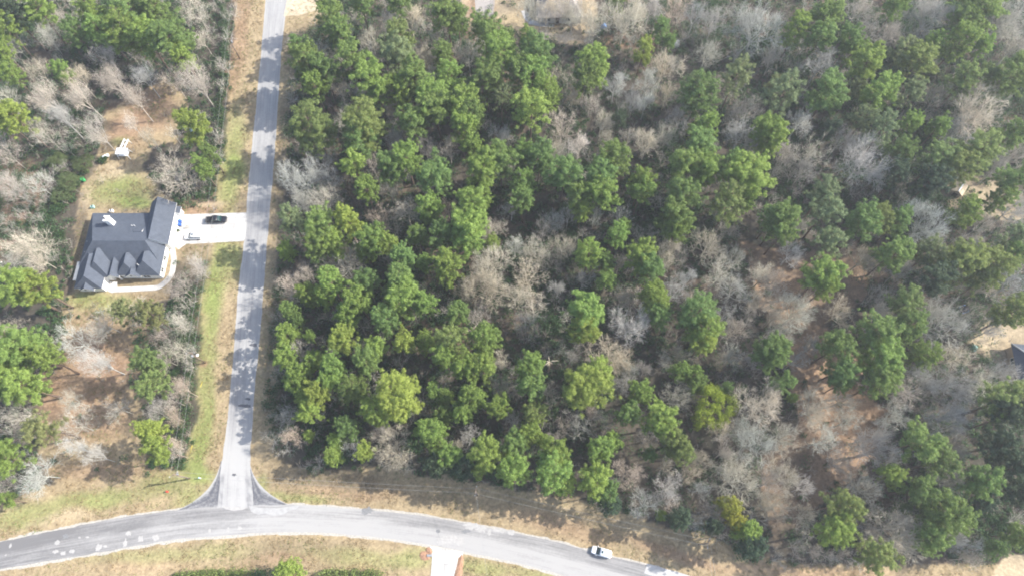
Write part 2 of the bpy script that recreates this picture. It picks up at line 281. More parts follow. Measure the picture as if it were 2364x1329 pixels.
# ------------------------------------------------------------------ roads, drive, walk
def road_mat(name, dark, light, bias, tracks, blotch=1.5, grain=.8):
    """tarmac with lengthwise streaks: attribute 'lane' = (across -1..1, metres along)"""
    m = bpy.data.materials.new(name); m.use_nodes = True; nt = m.node_tree; N = nt.nodes; L = nt.links; b = N["Principled BSDF"]
    at = N.new("ShaderNodeAttribute"); at.attribute_name = "lane"; geo = N.new("ShaderNodeNewGeometry")
    def noise(vec_scale, sc, det=5, ro=.6):
        mp = N.new("ShaderNodeVectorMath"); mp.operation = 'MULTIPLY'; mp.inputs[1].default_value = vec_scale; L.new(at.outputs["Vector"], mp.inputs[0])
        no = N.new("ShaderNodeTexNoise"); no.inputs["Scale"].default_value = sc; no.inputs["Detail"].default_value = det; no.inputs["Roughness"].default_value = ro; L.new(mp.outputs[0], no.inputs["Vector"]); return no.outputs["Fac"]
    st = noise((4.2, .03, 0), 2.2, 8, .72); blot = noise((.6, .06, 0), 1.0); fine = N.new("ShaderNodeTexNoise"); fine.inputs["Scale"].default_value = 1.6; fine.inputs["Detail"].default_value = 10; fine.inputs["Roughness"].default_value = .8; L.new(geo.outputs["Position"], fine.inputs["Vector"])
    sp = N.new("ShaderNodeSeparateXYZ"); L.new(at.outputs["Vector"], sp.inputs[0])
    cur = N.new("ShaderNodeFloatCurve"); mr = N.new("ShaderNodeMapRange"); mr.inputs[1].default_value = -1; mr.inputs[2].default_value = 1; L.new(sp.outputs[0], mr.inputs[0]); L.new(mr.outputs[0], cur.inputs["Value"])
    c = cur.mapping.curves[0]
    while len(c.points) < len(tracks): c.points.new(.5, .5)
    for p_, (a_, v_) in zip(c.points, tracks): p_.location = (a_, v_)
    cur.mapping.update()
    def math_(op, a_, b_=None):
        n = N.new("ShaderNodeMath"); n.operation = op
        for i, q in enumerate((a_, b_)):
            if q is None: continue
            if isinstance(q, (int, float)): n.inputs[i].default_value = q
            else: L.new(q, n.inputs[i])
        return n.outputs[0]
    f = math_('ADD', math_('MULTIPLY', math_('SUBTRACT', st, .5), 2.0), math_('MULTIPLY', math_('SUBTRACT', blot, .5), blotch))
    f = math_('ADD', math_('ADD', f, math_('MULTIPLY', math_('SUBTRACT', fine.outputs["Fac"], .5), grain)), math_('SUBTRACT', cur.outputs[0], 1-bias-.5))
    atb = N.new("ShaderNodeAttribute"); atb.attribute_name = "wear"; f = math_('ADD', f, atb.outputs["Fac"])
    mx = N.new("ShaderNodeMix"); mx.data_type = 'RGBA'; mx.inputs["A"].default_value = (*dark, 1); mx.inputs["B"].default_value = (*light, 1); mx.clamp_factor = True; L.new(f, mx.inputs["Factor"])
    L.new(mx.outputs["Result"], b.inputs["Base Color"]); b.inputs["Roughness"].default_value = .85; b.inputs["Specular IOR Level"].default_value = .25
    bp = N.new("ShaderNodeBump"); bp.inputs["Strength"].default_value = .25; bp.inputs["Distance"].default_value = .03; L.new(fine.outputs["Fac"], bp.inputs["Height"]); L.new(bp.outputs[0], b.inputs["Normal"])
    return m
def resample(pts, n):
    a = np.array([P2(*p) for p in pts]); d = np.concatenate([[0], np.cumsum(np.hypot(*np.diff(a, axis=0).T))]); t = np.linspace(0, d[-1], n)
    # smooth with a small moving window so survey steps vanish
    o = np.stack([np.interp(t, d, a[:, 0]), np.interp(t, d, a[:, 1])], 1); k = max(1, n//70)
    for _ in range(3):
        q = o.copy()
        for j in range(-k, k+1):
            if j: q += o[np.clip(np.arange(n)+j, 0, n-1)]
        q /= 2*k+1; q[0] = o[0]; q[-1] = o[-1]; o = q
    return o
def ribbon(name, Lp, Rp, z, material, n=260, m=9, rag=.22, wearf=None, seed=0):
    a = resample(Lp, n); b = resample(Rp, n); u = np.linspace(0, 1, m); V = a[:, None]*(1-u[None, :, None])+b[:, None]*u[None, :, None]
    wv = b-a; wd = np.hypot(*wv.T)[:, None]; wv = wv/wd
    s_ = np.cumsum(np.concatenate([[0], np.hypot(*np.diff(a, axis=0).T)]))
    V[:, 0] += wv*((fnoise(s_, s_*0+seed, 2.2, 51)-.5)*2*rag)[:, None]; V[:, -1] += wv*((fnoise(s_, s_*0+9+seed, 2.2, 61)-.5)*2*rag)[:, None]
    if name == 'side_road': V[-1] += np.stack([0*u, (fnoise(np.arange(m)*1.0, u*0+3, 1.7, 71)-.35)*-2.2], 1)
    co = np.concatenate([V, np.full((n, m, 1), z)], -1).reshape(-1, 3); ii = np.arange(n*m).reshape(n, m)
    q = np.stack([ii[:-1, :-1], ii[:-1, 1:], ii[1:, 1:], ii[1:, :-1]], -1).reshape(-1, 4)
    me = npmesh(name, co, [q], [material]); ln = np.zeros((n, m, 3), np.float32); ln[..., 0] = (u*2-1)[None]; ln[..., 1] = s_[:, None]
    at = me.attributes.new("lane", 'FLOAT_VECTOR', 'POINT'); at.data.foreach_set("vector", ln.ravel())
    w = np.zeros((n, m), np.float32)
    if wearf is not None: w += wearf(*G2P(V[..., 0], V[..., 1]))
    at = me.attributes.new("wear", 'FLOAT', 'POINT'); at.data.foreach_set("value", w.ravel())
    o = mobj(name, me)
    if me.polygons[0].normal.z < 0: me.flip_normals()
    return tag(o, kind="structure")
mainroad = road_mat("chip_seal_tarmac", (.162, .157, .154), (.355, .344, .328), .5, [(0, .62), (.08, .35), (.3, .3), (.45, .5), (.55, .72), (.68, .5), (.8, .66), (.92, .6), (1, .85)], 1.6, 1.2)
sideroad = road_mat("worn_pale_tarmac", (.225, .22, .22), (.385, .375, .358), .58, [(0, .9), (.1, .6), (.25, .5), (.4, .66), (.55, .5), (.7, .62), (.85, .5), (1, .8)], 1.6, 1.3)
gravel = mat("white_gravel_shoulder", (.40, .37, .32), .95, .3, 3, bump=.4)
def off(pts, dy): return [(x, y+dy) for x, y in pts]
ribbon("gravel_shoulder", off(MAIN_T, -4), off(MAIN_B, 6), .004, gravel, 520, 7, .75, seed=3)
ribbon("main_road", MAIN_T, MAIN_B, .012, mainroad, 520, 15, .3, wearf=lambda x, y: np.clip((x-380)/350, -1, 1)*.42-.2*np.exp(-((x-1180)/160)**2)*((y-1240) < 0)-.3*np.clip((x-1130)/200, 0, 1)*((y < 1235+(x-1100)*.27)))
ribbon("side_road", ROAD_L, ROAD_R, .016, sideroad, 420, 13, .2, wearf=lambda x, y: np.clip((y-980)/250, -.1, .25)+.05-.9*((x < 516) | (x > 566))*np.clip((y-1078)/25, 0, 1)*np.clip(1.6*vnoise(x, y, 9, 4)-.3, 0, 1))
def sheet(name, pts, z, material, kind="structure", thick=None, sub=0):
    mb = MB(); q = [Vector((*P2(*p), z)) for p in pts]
    f = mb.bm.faces.new([mb.bm.verts.new(v) for v in q])
    if f.normal.z < 0 or sum(q[i].x*q[(i+1) % len(q)].y-q[(i+1) % len(q)].x*q[i].y for i in range(len(q))) < 0: f.normal_flip()
    if thick:
        r = bmesh.ops.extrude_face_region(mb.bm, geom=[f]); bmesh.ops.translate(mb.bm, verts=[v for v in r['geom'] if isinstance(v, bmesh.types.BMVert)], vec=(0, 0, thick))
    o = mb.build(name, material); 
    if kind: tag(o, kind=kind)
    return o
# junction flares: dark fresh tarmac swept into streaks by turning tyres
def arc(p0, p1, p2, n=10): return [tuple((1-t)**2*np.array(p0)+2*t*(1-t)*np.array(p1)+t*t*np.array(p2)) for t in np.linspace(0, 1, n)]
def flare(name, outer, corner_line, seed):
    """ribbon between the kerb curve and the edge of the side road"""
    return ribbon(name, outer, corner_line, .008, M_flare, 90, 13, .08, wearf=lambda x, y: 0*x, seed=seed)
M_flare = road_mat("fresh_dark_tarmac", (.1, .101, .112), (.36, .352, .34), .42, [(0, 1.0), (.12, .75), (.25, .28), (.45, .55), (.6, .3), (.75, .3), (.9, .5), (1, 1.0)], 3.6, 2.6)
flare("junction_flare", arc((510,1062),(496,1142),(404,1178),24), arc((513,1064),(508,1160),(408,1181),24)[:0] or [(514,1064),(512,1100),(510,1140),(508,1168),(470,1174),(410,1182)], 1)
flare("junction_flare", arc((576,1062),(584,1130),(672,1166),24), [(572,1064),(574,1100),(578,1140),(582,1170),(620,1172),(672,1172)], 5)
sheet("driveway", DRIVE, .004, M['concrete'], thick=.05)
sheet("driveway", [(993,1259),(1070,1273),(1068,1282),(1058,1286),(1050,1330),(1040,1420),(988,1420),(994,1330),(998,1285),(991,1270)], .004, M['concrete'], thick=.05)
sheet("driveway", [(662,18),(700,8),(745,2),(760,-40),(672,-40)] [::-1], .004, M['beige'], thick=.015)
sheet("driveway", [(672,-40),(655,38),(690,36),(742,22),(760,-40)], .022, M['beige'])
sheet("path", [(1203,26),(1214,24),(1228,46),(1250,54),(1280,57),(1279,64),(1248,62),(1222,56),(1210,44)], .004, M['concrete'], thick=.03)
sheet("path", [(1232,84),(1262,76),(1300,80),(1330,92),(1300,98),(1262,92),(1234,94)], .006, M['beige'])
def curvy(name, pts, w, z, material):
    a = resample(pts, 60); t = np.gradient(a, axis=0); t /= np.hypot(*t.T)[:, None]; nrm = np.stack([-t[:, 1], t[:, 0]], 1)*w/2
    mb = MB(); l = [mb.bm.verts.new((*p, z)) for p in a+nrm]; r = [mb.bm.verts.new((*p, z)) for p in a-nrm]
    for i in range(len(a)-1): mb.bm.faces.new((l[i], r[i], r[i+1], l[i+1]))
    return tag(mb.build(name, material), kind="structure")
curvy("path", WALK_PTS, 1.5, .062, M['concrete'])
sheet("path", [(247,650),(271,650),(271,672),(258,676),(249,672)], .004, M['concrete'], thick=.062)
sheet("road_patch", [(574,1166),(600,1171),(640,1172),(668,1168),(694,1165),(684,1174),(668,1178),(655,1186),(632,1190),(612,1184),(596,1187),(580,1180)], .0205, mat("pale_skim_patch", (.36, .352, .34), .9, .12, 1.2))
sheet("road_patch", [(512,1166),(530,1170),(560,1169),(572,1171),(560,1176),(536,1178),(520,1173)], .0215, M['patch'])
sheet("road_patch", [(1494,1300),(1600,1330),(1700,1362),(1690,1385),(1580,1352),(1487,1322)], .0195, mat("pale_resurfaced_patch", (.43, .42, .4), .9, .1, 1.0))
# white and grey patches on the roads
SPN = [0]
def spot(px_, py_, rx, ry, material, z=.022, rot=0, jag=.34, n=22):
    SPN[0] += 1; z = z+.0012*SPN[0]; r = random.Random(int(px_*7+py_)); c = P(px_, py_); k = F/depth(c); mb = MB(); vs = []
    for i in range(n):
        t = 2*math.pi*i/n; q = 1+r.uniform(-jag, jag); x, y = rx/k*q*math.cos(t), ry/k*q*math.sin(t)
        vs.append(mb.bm.verts.new((c.x+x*math.cos(rot)-y*math.sin(rot), c.y+x*math.sin(rot)+y*math.cos(rot), z)))
    mb.bm.faces.new(vs); return tag(mb.build("road_patch", material), kind="structure")
for a in [(228,1262,7,7),(297,1230,7,5),(325,1243,6,7),(360,1240,8,7),(289,1253,4,9),(129,1272,6,4),(146,1276,6,4),(166,1272,6,4),(132,1252,7,5),(243,1260,5,3),(202,1239,4,2),(184,1240,3,2),(24,1259,3,5),(14,1280,2,2),(484,1224,3,4),(527,1223,4,6),(553,1218,5,5),
          (1088,1213,16,7),(1110,1220,12,8),(1130,1228,4,7),(1160,1224,8,5),(1148,1222,9,4),(1180,1228,9,6),(1040,1244,26,10),(1020,1250,12,8),(850,1180,11,6),(1062,1252,10,5)]: spot(*a, M['patch'])
for a in [(152,1237,8,5),(1075,1226,10,4,),(1012,1225,5,4),(849,1178,13,8)]: spot(*a, M['mud'], z=.018)
for a in [(585,796,8,4),(565,936,14,4),(573,920,6,3),(541,1095,5,3)]: spot(*a, M['tar'], z=.024)

# ------------------------------------------------------------------ tree prototypes (real shapes, shared by the copies)
def unit(v): return v/np.maximum(np.linalg.norm(v, axis=-1, keepdims=True), 1e-9)
def leaf_quads(c, a, L, Wd, r, face=None):
    """c centres, a axis, returns verts (n,4,3)"""
    n = len(c); b = unit(np.cross(a, r.normal(size=(n, 3)) if face is None else face)); L = np.broadcast_to(L, n)[:, None]; Wd = np.broadcast_to(Wd, n)[:, None]
    return np.stack([c-a*L/2-b*Wd/2, c-a*L/2+b*Wd/2, c+a*L/2+b*Wd*.35, c+a*L/2-b*Wd*.35], 1)
def quad_idx(n, base=0): return np.arange(n*4).reshape(n, 4)+base
def tubes(p0, p1, r0, r1, k=3):
    """many tapered prisms at once"""
    n = len(p0); d = unit(p1-p0); ref = np.where(np.abs(d[:, 2:3]) < .9, [[0, 0, 1.]], [[1., 0, 0]]); a = unit(np.cross(d, ref)); b = np.cross(d, a)
    t = 2*np.pi*np.arange(k)/k; ring = a[:, None]*np.cos(t)[None, :, None]+b[:, None]*np.sin(t)[None, :, None]
    V = np.concatenate([p0[:, None]+ring*r0[:, None, None], p1[:, None]+ring*r1[:, None, None]], 1).reshape(-1, 3)
    base = (np.arange(n)*2*k)[:, None, None]; j = np.arange(k); jn = (j+1) % k
    Q = (np.stack([j, jn, jn+k, j+k], -1)[None]+base).reshape(-1, 4)
    return V, Q
def trunk_mesh(name, pts, rads, m, k=8):
    mb = MB(); mb.tube(pts, rads, k); bmesh.ops.recalc_face_normals(mb.bm, faces=mb.bm.faces); me = bpy.data.meshes.new(name); mb.bm.to_mesh(me); mb.bm.free(); me.materials.append(m); return me
class Proto: pass
def pine_proto(seed, h=20., Rr=4., nb=54, z0=.5, leaves=46, kind='pine'):
    r = np.random.default_rng(seed); pr = Proto(); pr.h, pr.r = h, Rr
    lean = r.normal(0, .25, 2); zs = np.linspace(0, h*.97, 9); tx = np.stack([lean[0]*(zs/h)**2+.12*np.sin(zs/3+seed), lean[1]*(zs/h)**2+.12*np.cos(zs/4+seed), zs], 1)
    pr.trunk = trunk_mesh("trunk", [tuple(p) for p in tx], [max(.05, .26*(1-z/h)**.8+.03) for z in zs], M['bark'])
    t = np.sort(r.random(nb)); z = h*(z0+(.97-z0)*t); az = np.arange(nb)*2.4+r.normal(0, .5, nb)
    lob = 1+.14*np.cos(az*2+r.uniform(0, 6))+.1*np.cos(az*3+r.uniform(0, 6))
    prof = np.clip(np.sqrt(np.clip(1-((t-.28)/.8)**2, 0, 1)), .12, 1)*r.uniform(.7, 1.08, nb)*lob
    if kind == 'thin': keep = r.random(nb) < .62; prof *= 1.05
    else: keep = r.random(nb) < .93
    t, z, az, prof = t[keep], z[keep], az[keep], prof[keep]; nb = len(t)
    L = Rr*prof; up = .12+.5*t+r.normal(0, .12, nb); root = np.stack([np.interp(z, tx[:, 2], tx[:, 0]), np.interp(z, tx[:, 2], tx[:, 1]), z], 1)
    end = root+np.stack([np.cos(az)*L, np.sin(az)*L, L*up], 1)
    cl, cr = [], []
    for f, rr, pb in ((1., .56, 1), (.86, .62, .9), (.7, .66, .95), (.52, .66, .8), (.36, .62, .55), (.2, .6, .35)):
        for i in range(nb):
            for q in range(3 if f > .8 else 2 if f > .45 else 1):
                if r.random() < pb*(1 if q == 0 else .66) and L[i]*f > .35:
                    cl.append(root[i]+(end[i]-root[i])*f+r.normal(0, .55 if q else .25, 3)*np.array([1, 1, .7])); cr.append(rr*r.uniform(.7, 1.25))
    for q in range(5): cl.append(np.array([tx[-1, 0], tx[-1, 1], h*.95])+r.normal(0, .5, 3)); cr.append(.75)
    cl = np.array(cl); cr = np.array(cr); n = len(cl); k = leaves
    d = unit(r.normal(size=(n, k, 3))); d[..., 2] = np.abs(d[..., 2])*.9-.22; rad = r.random((n, k))**.45
    c = cl[:, None]+d*(rad*cr[:, None])[..., None]*np.array([1, 1, .72]); ax = unit(np.cross(d+np.array([0, 0, .35])+r.normal(0, .35, (n, k, 3)), r.normal(size=(n, k, 3))))
    Lq = leaf_quads(c.reshape(-1, 3), ax.reshape(-1, 3), r.uniform(.22, .5, n*k), r.uniform(.065, .115, n*k), r, (d+np.array([0, 0, .35])).reshape(-1, 3)+r.normal(0, .3, (n*k, 3)))
    bV, bQ = tubes(root, end, .03+.018*L, np.full(nb, .015), 4)
    V = np.concatenate([Lq.reshape(-1, 3), bV]); nq = n*k
    pr.crown = npmesh("crown", V, [quad_idx(nq), bQ+nq*4], [M['needle'], M['bark']], np.concatenate([np.zeros(nq), np.ones(len(bQ))])); pr.cz = z0+(.97-z0)*.45
    return pr
def oak_proto(seed, h=13., Rr=5., leaves=75):
    r = np.random.default_rng(seed); pr = Proto(); pr.h, pr.r = h, Rr
    pr.trunk = trunk_mesh("trunk", [(0, 0, 0), (.1, 0, h*.25), (.05, .15, h*.5), (0, .1, h*.75)], [.34, .27, .2, .06], M['bark'])
    n = 150; d = unit(r.normal(size=(n, 3))); d[:, 2] = np.abs(d[:, 2])*1.0-.15; s = 1+.2*np.sin(d[:, 0]*4+seed)+.16*np.sin(d[:, 1]*5+2*seed)+r.normal(0, .08, n)
    cl = np.array([0, 0, h*.56])+d*s[:, None]*np.array([Rr, Rr, h*.4])*r.uniform(.72, .95, n)[:, None]; k = leaves; cr = r.uniform(.7, 1.15, n)
    e = unit(r.normal(size=(n, k, 3))); c = cl[:, None]+e*((r.random((n, k))**.4)*cr[:, None])[..., None]*np.array([1, 1, .75])
    fc = e.reshape(-1, 3)+np.array([0, 0, .4])+r.normal(0, .4, (n*k, 3)); Lq = leaf_quads(c.reshape(-1, 3), unit(np.cross(fc, r.normal(size=(n*k, 3)))), r.uniform(.15, .28, n*k), r.uniform(.12, .2, n*k), r, fc)
    st = np.tile([0, 0, h*.35], (30, 1))+r.normal(0, .2, (30, 3)); bV, bQ = tubes(st, cl[:30], np.full(30, .1), np.full(30, .02), 4); nq = n*k
    pr.crown = npmesh("crown", np.concatenate([Lq.reshape(-1, 3), bV]), [quad_idx(nq), bQ+nq*4], [M['needle'], M['bark']], np.concatenate([np.zeros(nq), np.ones(len(bQ))])); pr.cz = .6
    return pr
def bare_proto(seed, fan=1.0, counts=(5, 4, 4, 4, 5), trunk=3.4, limb=3.9, twig=.018, droop=0.0, thick=1.0):
    r = np.random.default_rng(seed); pr = Proto()
    lean = r.normal(0, .15, 2); tp = [np.array([0, 0, 0.]), np.array([lean[0]*.5, lean[1]*.5, trunk*.5]), np.array([lean[0]*1.2, lean[1]*1.2, trunk])]
    p = np.array([tp[-1]]); d = np.array([[lean[0]*.2, lean[1]*.2, 1.]]); rad = np.array([.17*thick]); ln = limb
    P0, P1, R0, R1 = [], [], [], []; t0, t1, u0, u1 = [tp[0][None], tp[1][None]], [tp[1][None], tp[2][None]], [np.array([.24*thick]), np.array([.2*thick])], [np.array([.2*thick]), np.array([.165*thick])]
    for lv, cn in enumerate(counts):
        n = len(p); pp = np.repeat(p, cn, 0); dd = unit(np.repeat(d, cn, 0)); rr = np.repeat(rad, cn)*(.7 if lv else .72)
        ang = np.radians(r.normal((46, 42, 42, 44, 46)[lv]*(fan if lv < 2 else 1), 9, n*cn)); az = (np.tile(np.arange(cn)*2*np.pi/cn, n)+np.repeat(r.uniform(0, 6.28, n), cn)+r.normal(0, .4, n*cn))
        if cn > 2: ang[::cn] *= .45                       # a leader keeps going
        ref = np.where(np.abs(dd[:, 2:3]) < .95, [[0, 0, 1.]], [[1., 0, 0]]); a = unit(np.cross(dd, ref)); b = np.cross(dd, a)
        nd = unit(dd*np.cos(ang)[:, None]+(a*np.cos(az)[:, None]+b*np.sin(az)[:, None])*np.sin(ang)[:, None]+np.array([0, 0, .07-droop]))
        L = ln*r.uniform(.6, 1.2, n*cn); st = pp
        if lv: st = pp-dd*(r.random(n*cn)*.62*ln/.7)[:, None]      # side shoots start along the parent
        mid = st+nd*(L*.5)[:, None]+r.normal(0, .05*ln, (n*cn, 3)); nd2 = unit(nd+np.array([0, 0, .12-droop*1.5])+r.normal(0, .12, (n*cn, 3))); end = mid+nd2*(L*.5)[:, None]
        last = lv == len(counts)-1; re = np.maximum(rr*.66, twig*.5 if last else twig); rm = (rr+re)/2; rr = np.maximum(rr, twig)
        tgt = (t0, t1, u0, u1) if lv == 0 else (P0, P1, R0, R1)
        for T_, v in zip(tgt, ((st, mid), (mid, end), (rr, rm), (rm, re))): T_.extend(v)
        p, d, rad = end, nd2, re; ln *= .7
    cat = np.concatenate
    V, Q = tubes(cat(t0), cat(t1), cat(u0), cat(u1), 6); pr.trunk = npmesh("trunk", V, [Q], [M['twig']])
    V, Q = tubes(cat(P0), cat(P1), cat(R0), cat(R1), 3); W_, Q_ = tubes(cat(t0), cat(t1), cat(u0), cat(u1), 3); pr.V = np.concatenate([V, W_]); pr.Q = np.concatenate([Q, Q_+len(V)]); pr.crown = npmesh("crown", V, [Q], [M['twig']])
    rr = np.hypot(V[:, 0], V[:, 1]); pr.r = float(np.percentile(rr, 93)); pr.h = float(np.percentile(V[:, 2], 99)); pr.cz = .68
    return pr
PINES = [pine_proto(s) for s in (1, 2, 3, 4, 5)]+[pine_proto(6, nb=60, z0=.42), pine_proto(7, nb=42, z0=.58), pine_proto(8, nb=64, z0=.38, leaves=42)]
THINP = [pine_proto(s, kind='thin', nb=46, z0=.52) for s in (21, 22)]
OAKS = [oak_proto(31), oak_proto(32)]
BARES = [bare_proto(41), bare_proto(42, 1.25), bare_proto(43, .8), bare_proto(44, 1.1, (6, 4, 4, 4, 5)), bare_proto(45, 1.3, (5, 5, 4, 4, 4)), bare_proto(46, .95, (4, 4, 4, 5, 5)), bare_proto(47, 1.0, (4, 5, 4, 4, 5), 5.0, 3.6)]
BIG = [bare_proto(51, 1.25, (7, 5, 4, 4, 5), 3.2, 4.2, .02), bare_proto(52, 1.2, (6, 5, 5, 4, 5), 3.0, 4.4, .02)]
AIRY = [bare_proto(71, 1.0, (5, 4, 4, 4, 3), 4.2, 4.0, .015, thick=.48), bare_proto(72, 1.1, (6, 4, 4, 4, 3), 4.6, 3.8, .015, thick=.48), bare_proto(73, .9, (5, 5, 4, 4, 3), 3.8, 4.2, .015, thick=.48)]
TALL = [bare_proto(61, .62, (6, 5, 4, 4, 4), 4.6, 5.2, .016), bare_proto(62, .72, (5, 5, 4, 4, 4), 5.2, 4.8, .016), bare_proto(63, .55, (6, 4, 5, 4, 4), 4.0, 5.4, .016)]

# ------------------------------------------------------------------ the trees: crown centre x, y, radius (photo px) and colour letter
GREEN_E = """769 51 32 g;783 81 28 g;756 7 25 g;834 14 28 g;922 7 28 g;691 108 18 g;712 146 38 g;752 166 30 g;729 203 25 b;817 135 33 g;922 95 33 o;915 132 40 p;864 190 38 b;874 217 25 b;922 217 25 b;956 183 35 g;1027 139 25 g;1040 183 30 b;1033 37 35 g;1057 44 22 g;1122 71 38 g;1155 132 38 b;1172 98 22 g;1125 190 35 g;1159 230 22 p;1000 234 38 b;1006 257 35 g;956 288 32 g;1077 244 35 y;1088 271 28 g;1064 301 28 b;725 295 48 o;837 290 46 o;830 325 35 g;820 383 28 y;939 369 32 b;901 393 28 g;1088 345 22 b;1155 369 35 g;1118 386 38 b;1000 413 38 g;847 440 25 b;1192 170 30 g;
678 515 30 p;739 525 38 g;803 518 30 y;773 562 28 b;735 566 30 g;735 600 15 g;661 583 18 b;854 555 32 b;844 583 20 y;898 566 25 b;993 481 28 b;966 549 22 g;1081 474 38 b;1115 464 22 b;1084 522 42 b;1074 549 32 b;1023 545 28 g;925 603 28 g;979 610 20 b;1040 613 30 y;1033 643 20 b;763 654 30 b;715 677 24 b;752 687 22 b;844 654 28 g;830 698 32 b;671 718 20 g;691 748 15 g;925 654 32 g;939 684 38 b;905 687 22 g;983 704 25 b;786 786 32 y;800 728 25 b;664 776 22 b;661 826 25 b;715 776 14 b;725 836 22 b;891 738 30 g;935 789 24 y;864 803 25 b;850 830 28 g;983 789 22 b;1057 725 25 g;1047 786 34 o;1027 826 28 b;1121 779 32 b;1115 840 32 y;1074 847 30 b;769 850 28 b;698 863 25 b;1135 562 15 b;
683 884 22 b;731 908 28 y;773 877 26 b;818 898 28 g;717 949 26 b;707 925 22 b;918 915 50 y;869 946 32 b;925 956 20 b;1001 901 20 b;1028 918 18 b;1094 918 30 b;1066 953 24 b;1028 960 20 g;1149 943 26 b;1004 998 30 b;977 991 20 b;1039 1050 28 b;1008 1036 18 g;807 987 25 g;776 1019 18 b;769 1053 20 b;845 1046 20 y;714 1008 12 b;1128 1057 38 y;1184 1084 35 b;1066 1074 25 d;1008 1070 25 d;1187 1022 28 g;
1220 88 18 b;1241 129 38 g;1230 180 32 b;1261 220 28 b;1227 264 38 y;1369 156 34 b;1350 185 28 g;1484 122 20 y;1525 74 20 g;1545 100 14 g;1613 224 38 g;1698 180 32 p;1633 288 25 b;1603 305 15 b;1772 308 32 b;1596 203 25 p;1417 369 35 g;1617 349 38 g;1579 379 38 g;1623 396 35 b;1728 406 48 b;1690 385 28 g;1383 406 35 g;1478 423 28 b;1302 406 38 g;1244 366 32 g;1210 359 25 b;1423 10 18 g;1430 278 16 d;1210 427 25 b;1789 203 20 p;
1390 447 35 b;1332 454 28 g;1481 440 28 b;1576 457 38 g;1559 508 35 g;1559 532 25 b;1684 471 38 o;1721 464 22 b;1782 505 25 g;1420 545 24 b;1437 528 18 b;1359 589 28 b;1403 610 20 g;1396 650 22 b;1481 596 32 b;1501 623 30 g;1501 677 25 b;1511 701 28 b;1518 731 25 g;1352 725 40 b;1349 759 32 y;1616 725 40 g;1627 765 35 y;1623 792 25 y;1220 847 32 b;1383 860 30 y;1569 857 22 b;1776 816 32 g;1606 863 18 b;1207 464 25 g;1342 494 20 b;
1359 898 48 y;1224 887 32 g;1238 953 27 o;1480 905 26 b;1449 949 26 g;1604 887 20 g;1646 943 46 Y;1677 898 14 g;1518 967 36 y;1559 1012 30 o;1570 1043 27 o;1497 1050 15 g;1387 1043 28 b;1411 1022 20 b;1276 1050 32 b;1279 1091 42 b;1304 1112 25 y;1373 1108 34 y;1397 1132 26 g;1221 998 25 b;1252 1015 15 b;1684 1170 24 z;1694 1202 22 z;1718 1226 26 b;1649 1215 18 d;1742 1264 28 d;1414 1170 20 d;1528 1188 12 b;1573 1198 25 d;
1835 75 27 b;1903 44 35 g;1889 88 30 g;1964 91 26 g;1998 149 35 b;2123 142 35 o;2153 102 22 b;2076 129 30 p;2211 102 30 b;2265 108 20 b;2255 24 45 b;2220 50 30 g;2065 20 25 b;1808 220 38 p;1910 220 36 g;2025 220 34 b;2103 217 27 p;2221 190 30 o;2265 186 22 o;2333 180 40 g;2042 301 30 p;2092 288 22 b;2076 359 28 g;2164 298 22 b;2164 366 38 o;2255 359 46 o;2211 389 40 o;2333 312 25 g;2340 417 35 g;1916 298 18 d;1778 315 32 y;2069 410 25 d;2147 423 35 d;1970 207 20 p;1998 278 25 p;1964 115 22 b;
1899 450 34 p;1906 494 36 p;1798 511 34 g;1808 535 28 g;1988 518 36 g;2035 508 28 o;2069 518 25 g;1906 566 32 p;1896 637 38 b;1903 664 25 b;2062 586 34 g;2147 583 30 p;2228 494 27 b;2214 606 42 o;2282 613 38 o;2265 650 25 o;2340 549 28 p;2340 593 25 g;2086 698 36 o;2092 755 34 g;2015 769 38 g;1927 803 34 g;2028 833 42 b;1940 850 30 g;2130 820 27 b;1794 816 34 g;2340 725 32 o;2150 650 35 d;2306 461 25 g;
1805 887 25 g;1826 918 10 b;1944 884 22 g;2027 884 35 g;2123 1015 42 g;2172 1063 32 o;2058 1098 26 b;2120 1126 34 g;2172 1181 42 g;2206 1198 28 g;2147 1246 32 g;2258 1108 34 g;1937 1167 38 o;1926 1229 36 b;2030 1285 40 o;2085 1170 15 g;2320 922 45 o;2330 963 38 d;2303 1025 35 d;2337 1084 32 d;2351 1233 28 g;2299 1267 22 g;2344 1139 28 d;2261 1160 22 d"""
GREEN_W = """88 27 30 b;34 34 36 d;17 71 28 y;217 37 35 b;244 71 28 b;305 27 40 g;359 20 30 g;295 78 38 b;339 88 35 b;400 95 42 g;423 135 25 b;180 78 25 g;146 169 20 b;30 173 22 b;14 122 18 y;44 281 32 y;444 291 30 y;132 372 24 s;190 376 22 s;159 420 26 s;488 359 18 g;467 390 20 b;140 450 20 s;41 664 46 b;91 664 35 y;51 809 47 b;102 826 32 b;20 850 34 b;298 721 27 t;352 728 27 t;339 840 32 o;55 887 40 b;17 898 30 g;104 987 35 t;21 1057 40 b;356 891 32 o;349 994 28 y;366 1036 30 y;14 1153 16 b;676 1311 25 y;15 280 24 y"""
